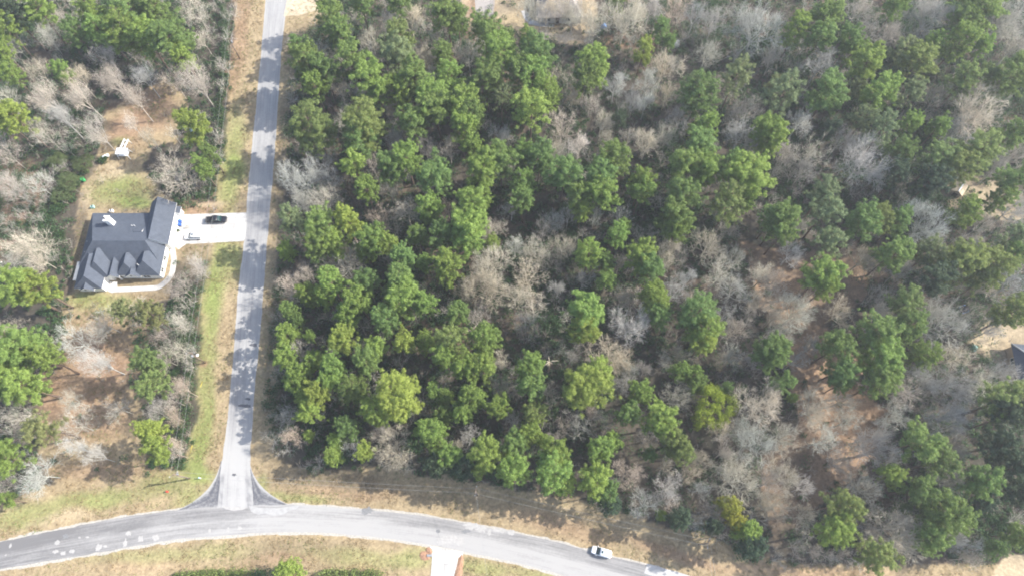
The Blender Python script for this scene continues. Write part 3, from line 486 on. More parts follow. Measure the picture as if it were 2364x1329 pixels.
BARE_E = """742 119 22 w;783 200 24 w;834 47 18 w;901 51 32 k;949 51 35 e;983 125 25 e;854 125 20 k;1081 122 28 w;1118 98 20 w;1000 166 22 e;803 271 30 e;905 251 20 w;695 410 45 w;742 366 28 k;915 325 25 k;983 339 28 r;1037 342 28 k;857 372 25 r;898 437 24 e;834 217 20 k;857 88 25 e;786 125 20 e;1162 315 25 k;759 410 25 k;1006 71 20 r;
746 467 34 w;698 467 30 w;878 505 28 r;939 491 30 w;1033 478 18 r;796 610 35 w;708 630 22 k;674 660 30 r;1142 532 25 w;1135 616 45 e;1121 664 45 e;1081 671 28 e;691 813 26 W;1101 735 28 k;1189 681 30 e;1155 837 22 e;756 613 22 k;1189 566 22 e;
811 1029 22 W;907 1039 45 e;887 998 28 k;676 1008 22 r;662 953 20 k;1087 1008 25 k;1059 1029 18 w;959 939 20 e;1153 891 25 k;1184 970 22 k;
1444 41 50 e;1363 58 30 e;1749 61 55 w;1532 152 38 e;1420 200 28 w;1491 193 28 e;1491 237 25 w;1539 217 22 e;1630 122 28 e;1298 288 38 k;1339 335 30 W;1451 312 22 w;1495 328 32 e;1535 308 25 e;1400 322 20 e;1390 278 25 e;1322 220 20 e;1363 234 20 k;1278 173 20 e;1715 257 35 r;1708 315 35 k;1572 271 28 k;1633 325 20 w;1725 339 30 k;1285 359 25 e;1559 10 35 r;1650 44 30 k;1606 34 25 k;1220 25 26 e;1300 20 26 e;1500 20 30 r;1262 14 24 e;1322 34 20 e;1246 40 18 k;1345 12 24 e;1185 905 22 k;1265 905 24 e;1320 820 24 k;1180 480 22 k;1275 505 22 w;1245 590 24 e;1455 605 22 k;1540 600 22 e;1590 640 24 k;1600 690 22 w;1690 820 26 e;1700 760 26 k;1840 830 24 k;1960 970 26 e;1745 700 24 e;1870 800 22 k;1660 990 24 e;1000 130 18 e;1280 340 22 e;1460 230 22 k;1660 200 24 k;1110 930 18 k;
1227 576 28 e;1298 566 28 e;1220 640 40 e;1346 643 22 k;1234 708 32 w;1488 552 28 k;1434 501 25 w;1556 572 24 w;1633 566 38 e;1664 630 35 e;1694 671 34 w;1762 637 30 e;1701 593 25 e;1559 671 28 k;1454 752 42 W;1410 820 45 e;1437 684 24 k;1373 498 20 e;1312 501 18 k;1535 833 22 w;1569 816 20 e;1782 684 28 w;1430 610 15 w;1288 667 20 k;1674 725 28 k;1789 731 25 w;1732 718 20 k;1214 745 25 k;1254 522 20 k;1735 836 20 k;1451 853 20 e;1491 853 20 r;
1753 932 50 w;1563 911 32 e;1449 1091 32 r;1490 1164 34 w;1545 1126 32 k;1549 1167 20 r;1614 1060 28 e;1732 1022 48 e;1694 1105 48 e;1618 1129 20 w;1601 1098 22 e;1338 984 26 w;1304 984 20 k;1784 1112 35 k;1639 1174 25 k;1763 1164 25 e;1497 1008 25 r;1670 1046 28 k;1442 884 22 k;1366 949 20 r;1539 1070 20 e;1604 1209 20 k;1279 1008 16 r;1414 1112 15 k;
1893 149 36 k;1900 110 22 w;2052 78 32 k;1998 78 32 k;2153 34 45 k;2333 27 50 w;2346 105 40 w;2255 254 55 w;2204 298 35 k;1845 281 30 w;1943 322 32 k;1994 372 54 W;1876 356 38 e;1811 352 28 k;1981 20 30 k;2167 220 32 k;2302 389 30 k;1855 393 28 k;2346 356 25 k;1784 135 25 k;
2140 515 54 w;1828 583 28 W;1994 596 32 e;1842 718 42 e;1940 718 36 e;2032 715 35 k;2170 742 52 w;2079 623 28 k;1791 643 30 k;1811 759 30 e;2275 664 28 k;2340 481 35 k;2265 518 25 k;2252 566 30 k;2333 657 35 k;2147 616 22 e;2214 820 28 e;2103 860 25 k;2313 860 30 k;2289 759 25 k;1849 515 16 k;
1885 939 42 e;1951 922 25 e;1809 1005 38 e;1902 1015 32 e;2020 1039 50 k;1937 1067 32 k;1816 1105 38 e;1856 1126 25 W;1792 1170 32 e;1999 1132 40 e;2068 1219 54 w;2085 1260 35 e;2192 963 42 k;2210 1036 38 k;2189 1105 34 w;2085 898 35 k;2144 887 35 k;2206 891 42 k;2265 880 30 e;2033 1005 26 k;1885 1274 25 k;1843 1260 25 k;2213 1250 30 k;1861 1191 26 e;2020 1233 20 k;2237 1291 25 k;1947 1281 18 k;2330 880 30 k;2065 953 30 e"""
BARE_W = """102 78 35 e;244 125 32 W;450 20 35 w;142 44 30 r;88 163 30 e;183 183 35 e;20 220 35 e;264 180 35 T;332 176 25 T;400 186 35 r;457 190 40 T;112 217 35 T;190 220 30 T;312 230 30 T;142 270 30 T;217 298 32 T;105 312 40 w;34 102 25 e;345 315 22 e;400 400 55 w;85 423 30 w;17 355 30 r;298 281 20 T;467 88 22 w;20 420 30 r;68 555 50 w;85 590 35 w;20 616 35 w;237 742 40 w;169 786 48 w;234 837 38 T;450 613 30 r;417 664 35 r;410 745 30 w;376 823 30 e;417 810 25 e;20 762 30 w;34 440 35 r;45 946 45 w;166 922 25 e;166 977 42 w;52 1001 25 k;269 939 30 w;359 953 30 k;425 898 28 r;401 922 22 r;397 960 25 r;394 1025 25 r;83 1091 45 w;166 1032 25 T;221 1053 25 T;14 1119 30 k;404 1046 20 k;370 770 24 r"""
def parse(t): return [(float(a), float(b), float(c), d) for a, b, c, d in (q.split() for q in t.replace("\n", "").split(";"))]
GC = dict(b=((.24, .335, .08), "bright green"), g=((.19, .275, .08), "mid-green"), d=((.09, .135, .075), "dark green"), y=((.285, .36, .08), "yellow-green"), o=((.215, .275, .085), "olive-green"), p=((.21, .255, .115), "pale greyish-green"),
          z=((.38, .37, .06), "yellow"), t=((.22, .235, .09), "thin olive-green"), Y=((.32, .38, .045), "dense lime-green"), s=((.14, .18, .07), "bushy green"))
BC = dict(w=((.57, .54, .46), "pale grey"), W=((.7, .67, .62), "whitish"), e=((.57, .53, .425), "beige-grey"), k=((.5, .465, .41), "dull grey"), r=((.53, .46, .385), "pinkish-brown"), T=((.57, .53, .465), "slim grey"))
LM = [(20,"the top driveway"),(90,"the far pole"),(180,"the upper verge"),(297,"the play hut"),(355,"the white playset"),(418,"the green bin"),(458,"the garage ridge"),(505,"the black pickup"),(545,"the white parked car"),(605,"the front walk"),(668,"the front step"),(735,"the south yard"),(796,"the dark tar mark"),(826,"the lamp pole"),(889,"the upper yellow guard"),(937,"the long tar mark"),(985,"the hedge middle"),(1036,"the lower yellow guard"),(1085,"the junction pole"),(1133,"the red hydrant"),(1175,"the road junction"),(1240,"the road patches"),(1300,"the lower drive")]
def ordn(n): 
    w = ["first","second","third","fourth","fifth","sixth","seventh","eighth","ninth","tenth"]
    return w[n-1] if n <= 10 else f"{n}th" if n % 100 in (11, 12, 13) else f"{n}{ {1:'st',2:'nd',3:'rd'}.get(n%10,'th') }"
class Rec: pass
TREES = []
for src, sect, bare in ((GREEN_E, 'E', 0), (GREEN_W, 'W', 0), (BARE_E, 'E', 1), (BARE_W, 'W', 1)):
    for x, y, r, c in parse(src):
        t = Rec(); t.x, t.y, t.rp, t.c, t.s, t.bare = x, y, r, c, sect, bare; t.band = min(range(len(LM)), key=lambda i: abs(LM[i][0]-y)); TREES.append(t)
def place_tree(t, i):
    q = random.Random(i*13+5)
    if t.bare:
        pr = q.choice(TALL) if t.c == 'T' else (q.choice(AIRY) if t.s == 'W' else q.choice(BIG) if t.rp > 40 else q.choice(BARES)); kind = 'bare'
    elif t.c in 'Ys': pr = OAKS[i % 2]; kind = 'oak'
    elif t.c in 'tp' or (t.c == 'o' and q.random() < .35): pr = q.choice(THINP); kind = 'pine'
    else: pr = q.choice(PINES); kind = 'pine'
    z = 12.0
    for _ in range(4):
        p = P(t.x, t.y, z); r = t.rp*((1.04 if t.s == 'W' else 1.16) if t.bare else 1.05)*depth(p)/F
        if kind == 'bare': h = (12+r*.9) if t.c == 'T' else (7.5+r*1.25); h = min(h, 4.2*r+1.5)
        elif kind == 'oak': h = 3+r*2.0 if t.c == 'Y' else 1+r*1.2
        else: h = min(13+r*1.7, 4.6*r+3)
        z = h*pr.cz
    p = P(t.x, t.y, z); sc = r/pr.r; zs = h/pr.h
    name = "leafless_tree" if t.bare else ("broadleaf_tree" if kind == 'oak' else "pine_tree")
    e = empty(name, (p.x, p.y, 0), q.uniform(0, 6.28)); e.scale = (sc, sc, zs); e.rotation_euler = (q.gauss(0, .02), q.gauss(0, .02), e.rotation_euler.z)
    col = (BC if t.bare else GC)[t.c][0]; v = q.uniform(.86, 1.16); w = q.uniform(.93, 1.07)
    for nm, me in (("trunk", pr.trunk), ("crown", pr.crown)):
        o = mobj(nm, me, e); o.color = (col[0]*v*w, col[1]*v, col[2]*v/w, 1)
        if t.bare and nm == "trunk": o.color = tuple(c*.78 for c in o.color[:3])+(1,)
    return e
for t in TREES: t.kind = "leafless tree" if t.bare else ("broadleaf tree" if t.c in 'Ys' else "pine")
for i, t in enumerate(TREES):
    e = place_tree(t, i); side = "east" if t.s == 'E' else "west"
    peers = sorted((u for u in TREES if u.s == t.s and u.band == t.band and u.kind == t.kind), key=lambda u: u.x if t.s == 'E' else -u.x); k = peers.index(t); n = len(peers)
    size = "small" if t.rp < 22 else "large" if t.rp >= 38 else "medium"
    if n == 1: where = f"only one {side} of the side road"
    elif t.s == 'W' or k < n/2+1: where = f"{ordn(k+1)} {side} of the side road"
    else: where = f"{ordn(n-k)} in from the right edge"
    if t.kind == "broadleaf tree" and n > 1: where = where.replace("of the side road", "of the road")
    nn = "only" if n == 1 else None
    if nn: where = f"only one {side} of the road"
    lb = f"{(BC if t.bare else GC)[t.c][1]} {t.kind}, {where}, level with {LM[t.band][1]}"
    if len(lb.split()) < 16: lb = size+" "+lb
    tag(e, lb, "tree", f"{'leafless trees' if t.bare else 'green trees'} {'in the woods east of' if t.s == 'E' else 'west of'} the side road")
# a broken dead snag with pale torn wood
sp = P(1268, 842, 6); sn = empty("dead_tree", (sp.x, sp.y, 0))
mb = MB(); mb.tube([(0, 0, 0), (.1, .1, 4), (-.1, .3, 8)], [.3, .24, .16], 8); o = mb.build("trunk", M['twig'], sn); o.color = (.55, .45, .33, 1)
mb = MB()
for a, L_, z in ((.1, 2.3, 7.6), (.5, 1.3, 6.4), (1.7, 1.2, 7.9), (2.9, .8, 7.4), (3.9, 1.9, 7.8), (4.3, 1.1, 6.6), (5.8, .9, 7.0)):
    mb.tube([(-.1, .3, z), (-.1+math.cos(a)*L_*.6, .3+math.sin(a)*L_*.6, z+.7), (-.1+math.cos(a)*L_, .3+math.sin(a)*L_, z+.5)], [.13, .08, .03], 6)
o = mb.build("crown", M['twig'], sn); o.color = (.6, .52, .4, 1)
tag(sn, "broken pale dead tree with a few bare stubs among dark evergreen shrubs", "tree")

# ------------------------------------------------------------------ undergrowth of the woods (nobody could count it)
def scatter(n, seed): 
    r = np.random.default_rng(seed); a = r.uniform(-30, 2394, n*2); b = r.uniform(-30, 1360, n*2)      # even over the ground, not over the picture
    x = r.uniform(-172, 172, n); y = r.uniform(-4, 176, n); return x, y, r
def woods_density(x, y, dens_open=.0):
    qx, qy = G2P(x, y); qx = qx+(fnoise(x, y, 6, 77)-.5)*40; qy = qy+(fnoise(x, y, 6, 87)-.5)*30
    d = np.ones(len(x)); vis = (qx > -60) & (qx < 2424) & (qy > -60) & (qy < 1390); d[~vis] = 0
    d *= np.clip(.25+1.6*(fnoise(x, y, 11, 99)-.3), .12, 1)
    for poly, v in ((THIN, .22), (CLEAR, .06), (SHED, .15), (BACKYARD, .15), (YARD, .02), (OPEN, .0), (GRAVEL, 0.)): d[inside(poly, qx, qy)] *= v
    return d, qx, qy
def greenness(qx, qy):
    """where evergreen shrubs rule (1) and where leafless brush does (0)"""
    g = np.full(len(qx), .6)
    for cx, cy, rx, ry, v in ((2050,200,420,330,.5),(1300,560,330,260,.35),(900,900,380,220,.3),(100,260,170,260,.3),(2300,1080,120,220,.5),(1800,900,260,330,-.35),(1450,150,200,130,-.25),(1650,1150,120,120,-.1),(60,700,120,160,.3)):
        g = g+v*np.exp(-(((qx-cx)/rx)**2+((qy-cy)/ry)**2)**2)
    return np.clip(g, .05, 1)
def shrubs(name, n, seed, material, rmin, rmax, leaves, dens=None, gain=1.0):
    x, y, r = scatter(n, seed); d, qx, qy = woods_density(x, y); d = d*greenness(qx, qy)*1.7; k = r.random(n) < d*gain; x, y = x[k], y[k]; m = len(x)
    rad = r.uniform(rmin, rmax, m)*(.6+.8*vnoise(x, y, 9, 5)); hz = rad*r.uniform(.7, 1.7, m); kk = leaves
    e = unit(r.normal(size=(m, kk, 3))); e[..., 2] = np.abs(e[..., 2]); c = np.stack([x, y, hz*.25], 1)[:, None]+e*(r.random((m, kk))**.4*1)[..., None]*np.stack([rad, rad, hz], 1)[:, None]
    Lq = leaf_quads(c.reshape(-1, 3), unit(r.normal(size=(m*kk, 3))), r.uniform(.2, .42, m*kk), r.uniform(.14, .26, m*kk), r)
    return tag(mobj(name, npmesh(name, Lq.reshape(-1, 3), [quad_idx(m*kk)], [material])), kind="stuff")
tag(shrubs("evergreen_undergrowth", 60000, 301, M['shrubleaf'], .6, 1.6, 40, gain=.8), "dark evergreen shrubs covering the floor of the woods", "undergrowth")
def brush(name, n, seed, twigs, hmin, hmax, gain=1.0):
    x, y, r = scatter(n, seed); d, qx, qy = woods_density(x, y); d = d*(1.25-greenness(qx, qy)*.85); k = r.random(n) < d*gain+.05*(d > .001); x, y = x[k], y[k]; m = len(x); h = r.uniform(hmin, hmax, m)
    az = r.uniform(0, 6.28, (m, twigs)); el = r.uniform(.5, 1.45, (m, twigs)); L = h[:, None]*r.uniform(.4, 1, (m, twigs))
    d0 = np.stack([np.cos(az)*np.cos(el), np.sin(az)*np.cos(el), np.sin(el)], -1); base = np.stack([x, y, 0*x], 1)[:, None]; st = base+np.array([0, 0, 1.])*(h[:, None]*r.uniform(0, .5, (m, twigs)))[..., None]
    en = st+d0*L[..., None]; V1, Q1 = tubes(st.reshape(-1, 3), en.reshape(-1, 3), np.full(m*twigs, .034), np.full(m*twigs, .016), 3)
    f = r.uniform(.3, .9, (m, twigs, 2)); s2 = st[:, :, None]+(en-st)[:, :, None]*f[..., None]; dd = unit(d0[:, :, None]+r.normal(0, .55, (m, twigs, 2, 3))); e2 = s2+dd*(L*.5)[..., None, None]
    V2, Q2 = tubes(s2.reshape(-1, 3), e2.reshape(-1, 3), np.full(m*twigs*2, .022), np.full(m*twigs*2, .014), 3)
    return tag(mobj(name, npmesh(name, np.concatenate([V1, V2]), [Q1, Q2+len(V1)], [M['brush']])), kind="stuff")
tag(brush("bare_brush", 11000, 401, 9, 1.0, 3.4), "leafless grey brush and saplings on the floor of the woods", "undergrowth")
def saplings(name, n, seed, gain):
    """slim leafless saplings filling the woods between the trees"""
    x, y, r = scatter(n, seed); d, qx, qy = woods_density(x, y); d = np.maximum(d, .12*inside(THIN, qx, qy))*(d > 0); k = r.random(n) < d*gain; x, y = x[k], y[k]; Vs, Qs, b = [], [], 0
    pro = [bare_proto(81, .9, (4, 4, 4, 3), 2.2, 3.6, .02, thick=.45), bare_proto(82, 1.1, (5, 4, 4, 3), 1.8, 3.6, .02, thick=.45), bare_proto(83, .8, (4, 4, 5, 3), 2.6, 3.4, .02, thick=.45)]
    for i in range(len(x)):
        p = pro[i % 3]; a = r.uniform(0, 6.28); rr = r.uniform(1.5, 3.3); c, s_ = math.cos(a)*rr/p.r, math.sin(a)*rr/p.r; hz = r.uniform(.7, 1.0)*(3+rr*1.6)/p.h
        Vs.append(np.stack([p.V[:, 0]*c-p.V[:, 1]*s_+x[i], p.V[:, 0]*s_+p.V[:, 1]*c+y[i], p.V[:, 2]*hz], 1)); Qs.append(p.Q+b); b += len(p.V)
    for p in pro: bpy.data.meshes.remove(p.trunk); bpy.data.meshes.remove(p.crown)
    return tag(mobj(name, npmesh(name, np.concatenate(Vs), [np.concatenate(Qs)], [M['sapling']])), kind="stuff")
tag(saplings("leafless_saplings", 2600, 451, .75), "slim leafless grey saplings filling the gaps of the woods", "undergrowth")
# rough grass on the verges and yard: short blades in tufts
def tufts(name, n, seed, material, key):
    x, y, r = scatter(n, seed); qx, qy = G2P(x, y); ok = (inside(OPEN, qx, qy) | inside(YARD, qx, qy)) & (qx > -30) & (qx < 2390) & (qy > -20) & (qy < 1345)
    for pl in (list(zip(*[iter(())]*2)), [(a-2, b) for a, b in ROAD_L]+[(a+3, b) for a, b in ROAD_R][::-1], off(MAIN_T, -6)+off(MAIN_B, 8)[::-1], DRIVE, arc((510,1062),(496,1142),(404,1178))+[(510,1180)], arc((576,1062),(584,1130),(672,1166))+[(570,1180)], [(985,1250),(1075,1270),(1060,1420),(985,1420)], [(172,672),(205,490),(345,485),(360,450),(425,470),(410,590),(380,660),(240,690)], GRAVEL, [(243,645),(275,645),(390,650),(398,590),(420,590),(412,640),(380,672),(250,680)]):
        if len(pl) > 2: ok &= ~inside(pl, qx, qy)
    g = fnoise(x, y, 5, 8); ok &= (r.random(n) < np.clip((g-.38)*3.2, .08, 1)) if key == 'dry' else (r.random(n) < np.clip((fnoise(x, y, 7, 18)-.42)*3, .03, 1))
    x, y = x[ok], y[ok]; m = len(x); kk = 7; L = r.uniform(.12, .34, (m, kk)); az = r.uniform(0, 6.28, (m, kk)); e = unit(np.stack([np.cos(az)*.7, np.sin(az)*.7, np.ones_like(az)], -1))
    c = np.stack([x, y, 0*x], 1)[:, None]+np.concatenate([r.normal(0, .22, (m, kk, 2)), np.zeros((m, kk, 1))], -1)+e*(L/2)[..., None]
    Lq = leaf_quads(c.reshape(-1, 3), e.reshape(-1, 3), L.ravel(), r.uniform(.05, .11, m*kk), r)
    return tag(mobj(name, npmesh(name, Lq.reshape(-1, 3), [quad_idx(m*kk)], [material])), kind="stuff")
tag(tufts("dry_grass", 190000, 501, M['drystem'], 'dry'), "dry straw-coloured grass tufts on the verges and yard", "grass")
tag(tufts("green_grass", 90000, 502, M['greengrass'], 'green'), "short green grass tufts on the verges and yard", "grass")

# ------------------------------------------------------------------ hedges and single shrubs
def leafy(name, spots, label, cat, material, seed, group=None, leaves=46):
    """spots: (x, y, r, h) in metres; one plant: foliage plus stems"""
    r = np.random.default_rng(seed); s = np.array(spots); o0 = Vector((float(s[0, 0]), float(s[0, 1]), 0)); e = empty(name, o0); n = len(s); s = s.copy(); s[:, 0] -= o0.x; s[:, 1] -= o0.y
    u = unit(r.normal(size=(n, leaves, 3))); u[..., 2] = np.abs(u[..., 2])*1.1-.1
    c = np.stack([s[:, 0], s[:, 1], s[:, 3]*.35], 1)[:, None]+u*(r.random((n, leaves))**.4)[..., None]*np.stack([s[:, 2], s[:, 2], s[:, 3]*.62], 1)[:, None]
    Lq = leaf_quads(c.reshape(-1, 3), unit(r.normal(size=(n*leaves, 3))), r.uniform(.2, .38, n*leaves), r.uniform(.14, .26, n*leaves), r)
    mobj("foliage", npmesh("foliage", Lq.reshape(-1, 3), [quad_idx(n*leaves)], [material]), e)
    V, Q = tubes(np.stack([s[:, 0], s[:, 1], 0*s[:, 0]], 1), np.stack([s[:, 0], s[:, 1], s[:, 3]*.7], 1), np.full(n, .05), np.full(n, .02), 5); mobj("stems", npmesh("stems", V, [Q], [M['bark']]), e)
    return tag(e, label, cat, group)
def along(pts, w, r0, r1, h0, h1, step, seed):
    q = random.Random(seed); a = np.array([P2(*p) for p in pts]); d = np.concatenate([[0], np.cumsum(np.hypot(*np.diff(a, axis=0).T))]); out = []
    t = 0
    while t < d[-1]:
        for _ in range(2): out.append((float(np.interp(t, d, a[:, 0]))+q.uniform(-w, w), float(np.interp(t, d, a[:, 1]))+q.uniform(-w, w)*.6, q.uniform(r0, r1), q.uniform(h0, h1)))
        t += step
    return out
leafy("hedge", along([(447,680),(444,760),(440,830)], 1.1, .7, 1.3, 1.6, 3.2, .8, 1), "dark vine-covered hedge beside the verge, north of the pole with the lamp", "hedge", M['vine'], 1, "overgrown hedges along the verge")
leafy("hedge", along([(440,842),(437,920),(424,1010),(405,1072)], 1.0, .7, 1.2, 1.5, 3, .8, 2), "dark vine-covered hedge beside the verge, from the lamp pole to the junction pole", "hedge", M['vine'], 2, "overgrown hedges along the verge")
leafy("hedge", along([(520,30),(527,85),(522,150)], .9, .8, 1.3, 2.5, 4.5, .8, 3), "tall dark hedge around the far power pole at the upper verge", "hedge", M['shrubleaf'], 3, "overgrown hedges along the verge")
leafy("hedge", along([(520,170),(512,260),(500,340),(490,430)], 1.1, .6, 1.2, 1.4, 3, 1.0, 4), "ragged green hedge along the upper verge beside the wooded yard", "hedge", M['vine'], 4, "overgrown hedges along the verge")
leafy("hedge", along([(745,1327),(800,1322),(880,1328)], .9, .9, 1.4, 1.6, 2.6, .7, 6), "clipped bright green hedge at the bottom edge, right of the yellow-green tree", "hedge", M['greengrass'], 6, "hedges at the bottom edge")
leafy("hedge", along([(412,1328),(490,1323),(575,1322)], .8, .8, 1.2, 1.4, 2.2, .7, 7), "clipped bright green hedge at the bottom edge, left of the yellow-green tree", "hedge", M['greengrass'], 7, "hedges at the bottom edge")
leafy("hedge", along([(600,1325),(640,1322),(668,1327)], 1.0, .9, 1.5, 1.8, 2.8, .8, 8), "dark loose hedge at the bottom edge under the yellow-green tree", "hedge", M['shrubleaf'], 8, "hedges at the bottom edge")
for i, (a, b, rr, hh, mm, lb) in enumerate([(135,488,2.3,2.6,'vine',"green shrub at the wood edge level with the house roof's west corner"),(149,549,2.0,2.2,'vine',"green shrub at the wood edge beside the shaded west wall"),(128,600,2.2,2.4,'shrubleaf',"dark shrub at the wood edge beside the lean-to porch"),(150,455,2.4,3.,'shrubleaf',"dark shrub at the wood edge just south of the green bin"),(120,715,2.2,2.8,'shrubleaf',"dark shrub at the wood edge below the big west pine"),(130,760,2.0,2.5,'vine',"green shrub at the wood edge between two big west pines"),(416,700,1.8,2.2,'vine',"green shrub by the yard's east edge, north end of the scrub"),(430,655,1.6,2.,'shrubleaf',"dark shrub in the pinkish scrub south-east of the walk"),(360,1070,1.4,1.6,'shrubleaf',"dark shrub under the two yellow-green yard pines"),(392,1068,1.7,2.2,'shrubleaf',"dark shrub beside the junction pole hedge"),(405,860,1.8,2.2,'vine',"green shrub behind the hedge, south of the lamp pole"),(412,985,1.6,2.,'vine',"green shrub behind the hedge level with the long tar mark"),(115,905,1.6,2.,'vine',"green shrub at the south-west wood edge by the orange yard"),(240,372,1.5,1.6,'vine',"low green shrub west of the white frame in the yard"),(478,330,2.,2.6,'shrubleaf',"dark shrub behind the upper hedge by the big leafless tree"),(470,300,1.8,2.6,'shrubleaf',"dark shrub beside the yellow-green yard pine"),(410,533,.7,.8,'vine',"small clipped shrub by the garage wall near the blue bins"),(20,1140,1.8,2.,'shrubleaf',"dark shrub at the left edge above the main road")]):
    c = P(a, b); q = random.Random(i); leafy("shrub", [(c.x+q.uniform(-.6, .6)*rr, c.y+q.uniform(-.6, .6)*rr, rr*q.uniform(.45, .7), hh*q.uniform(.6, 1)) for _ in range(7 if rr > 1 else 4)], lb, "shrub", M[mm], 60+i, "shrubs around the yard", 60)

# ------------------------------------------------------------------ houses
def roof_solid(mb, x0, x1, y0, y1, ze, zr, axis, h0, h1, rp=None, over=.4):
    """hip (inset > 0) or gable (inset 0) roof; axis of the ridge; rp = where the ridge runs across"""
    x0 -= over; x1 += over; y0 -= over; y1 += over; bm = mb.bm
    b = [(x0, y0, ze), (x1, y0, ze), (x1, y1, ze), (x0, y1, ze)]
    if axis == 'x': c = rp if rp is not None else (y0+y1)/2; r = [(x0+h0, c, zr), (x1-h1, c, zr)]; F_ = [((0, 1), (1, 0)), ((2, 3), (0, 1))]; ends = [((3, 0), 0, h0), ((1, 2), 1, h1)]
    else: c = rp if rp is not None else (x0+x1)/2; r = [(c, y0+h0, zr), (c, y1-h1, zr)]; F_ = [((1, 2), (1, 0)), ((3, 0), (0, 1))]; ends = [((0, 1), 0, h0), ((2, 3), 1, h1)]
    vb = [bm.verts.new(q) for q in b]; vl = [bm.verts.new((q[0], q[1], q[2]-.16)) for q in b]; vr = [bm.verts.new(q) for q in r]
    for (i, j), (k, l) in F_: bm.faces.new((vb[i], vb[j], vr[k], vr[l])).material_index = 0
    for (i, j), k, hh in ends: bm.faces.new((vb[i], vb[j], vr[k])).material_index = 1 if hh == 0 else 0
    for i in range(4): bm.faces.new((vl[i], vl[(i+1) % 4], vb[(i+1) % 4], vb[i])).material_index = 1
    bm.faces.new(vl[::-1]).material_index = 1
def window(parent, lo, hi, nrm, name="window"):
    """frame standing 3 cm proud of the wall, pane inside"""
    (x0, y0, z0), (x1, y1, z1) = lo, hi; f = MB(); t = .09
    if nrm in 'ns':
        s_ = .05 if nrm == 'n' else -.05
        for a in (((x0, z0), (x1, z0+t)), ((x0, z1-t), (x1, z1)), ((x0, z0+t), (x0+t, z1-t)), ((x1-t, z0+t), (x1, z1-t)), (((x0+x1)/2-.03, z0+t), ((x0+x1)/2+.03, z1-t))): f.box((a[0][0], min(y0, y0+s_), a[0][1]), (a[1][0], max(y0, y0+s_), a[1][1]))
        o = f.build(name, M['trim'], parent); g = MB().box((x0+t, min(y0, y0+s_*.5), z0+t), (x1-t, max(y0, y0+s_*.5), z1-t)).build("pane", M['glass'], o)
    else:
        s_ = .05 if nrm == 'e' else -.05
        for a in (((y0, z0), (y1, z0+t)), ((y0, z1-t), (y1, z1)), ((y0, z0+t), (y0+t, z1-t)), ((y1-t, z0+t), (y1, z1-t)), (((y0+y1)/2-.03, z0+t), ((y0+y1)/2+.03, z1-t))): f.box((min(x0, x0+s_), a[0][0], a[0][1]), (max(x0, x0+s_), a[1][0], a[1][1]))
        o = f.build(name, M['trim'], parent); MB().box((min(x0, x0+s_*.5), y0+t, z0+t), (max(x0, x0+s_*.5), y1-t, z1-t)).build("pane", M['glass'], o)
    return o
hs = empty("house", (-105, 79, 0)); OX, OY = 105, -79
def hx(x): return x+OX
def hy(y): return y+OY
wl = MB(); rf = MB()
WINGS = [(-115.4, -94.3, 74.5, 89.3, 3.0, 7.2, 'x', 4.7, 3.2, 79.2), (-115.2, -108.6, 67.7, 78.5, 2.96, 5.9, 'y', 2.4, 3, None), (-113.0, -107.3, 70.9, 79, 3.05, 6.5, 'y', 3.1, 2, -109.9),
         (-104.8, -99.9, 71.5, 78, 2.93, 5.7, 'y', 2.5, 2, None), (-100.2, -94.0, 71.4, 79.4, 3.02, 6.2, 'y', 3.0, 3.4, -97.3), (-99.2, -93.0, 80.2, 92.0, 3.9, 7.5, 'y', 0, 0, -96.2)]
for i, (x0, x1, y0, y1, ze, zr, ax, h0, h1, rp) in enumerate(WINGS):
    k = .01*i; wl.box((hx(x0)+k, hy(y0)+k, 0), (hx(x1)-k, hy(y1)-k, ze-.1))
    roof_solid(rf, hx(x0), hx(x1), hy(y0), hy(y1), ze, zr, ax, h0, h1, None if rp is None else (hy(rp) if ax == 'x' else hx(rp)))
wl.box((hx(-93.6), hy(89.9), 0), (hx(-92.2), hy(91.6), 2.7)); wl.box((hx(-107.5), hy(72.6), 0), (hx(-104.7), hy(75), 2.9))
for x in (-107.0, -105.2): wl.box((hx(x)-.18, hy(71.2)-.18, 0), (hx(x)+.18, hy(71.2)+.18, 2.85))
roof_solid(rf, hx(-107.4), hx(-104.8), hy(70.9), hy(76.4), 2.85, 4.5, 'y', 0, 1.2)               # entry porch
roof_solid(rf, hx(-102.0), hx(-99.6), hy(81.2), hy(84.0), 5.0, 6.1, 'x', .9, 0)                  # small raised roof beside the garage
roof_solid(rf, hx(-102.6), hx(-98.9), hy(70.9), hy(73.4), 2.88, 4.6, 'y', 0, .8, over=.25)       # little south gable
roof_solid(rf, hx(-113.6), hx(-110.4), hy(67.0), hy(69.5), 2.9, 4.5, 'y', 0, .8, over=.25)       # little south-west gable
roof_solid(rf, hx(-93.6), hx(-91.9), hy(89.8), hy(91.7), 2.72, 3.3, 'y', 0, 0, over=.12)
wl.build("wall", M['white'], hs)
roof = rf.build("roof", [M['roof'], M['white']], hs)
lean = MB(); lean.poly([(hx(-116.8), hy(69.8), 2.5), (hx(-115.4), hy(69.8), 2.85), (hx(-115.4), hy(75.2), 2.85), (hx(-116.8), hy(75.2), 2.5)]); lean.poly([(hx(-116.8), hy(69.8), 2.4), (hx(-116.8), hy(75.2), 2.4), (hx(-115.4), hy(75.2), 2.75), (hx(-115.4), hy(69.8), 2.75)])
lean.poly([(hx(-116.8), hy(69.8), 2.4), (hx(-116.8), hy(69.8), 2.5), (hx(-116.8), hy(75.2), 2.5), (hx(-116.8), hy(75.2), 2.4)]); lean.build("porch_roof", M['grey'], hs)
for y in (70.2, 74.8): MB().box((hx(-116.7), hy(y)-.08, 0), (hx(-116.54), hy(y)+.08, 2.42)).build("porch_post", M['trim'], hs)
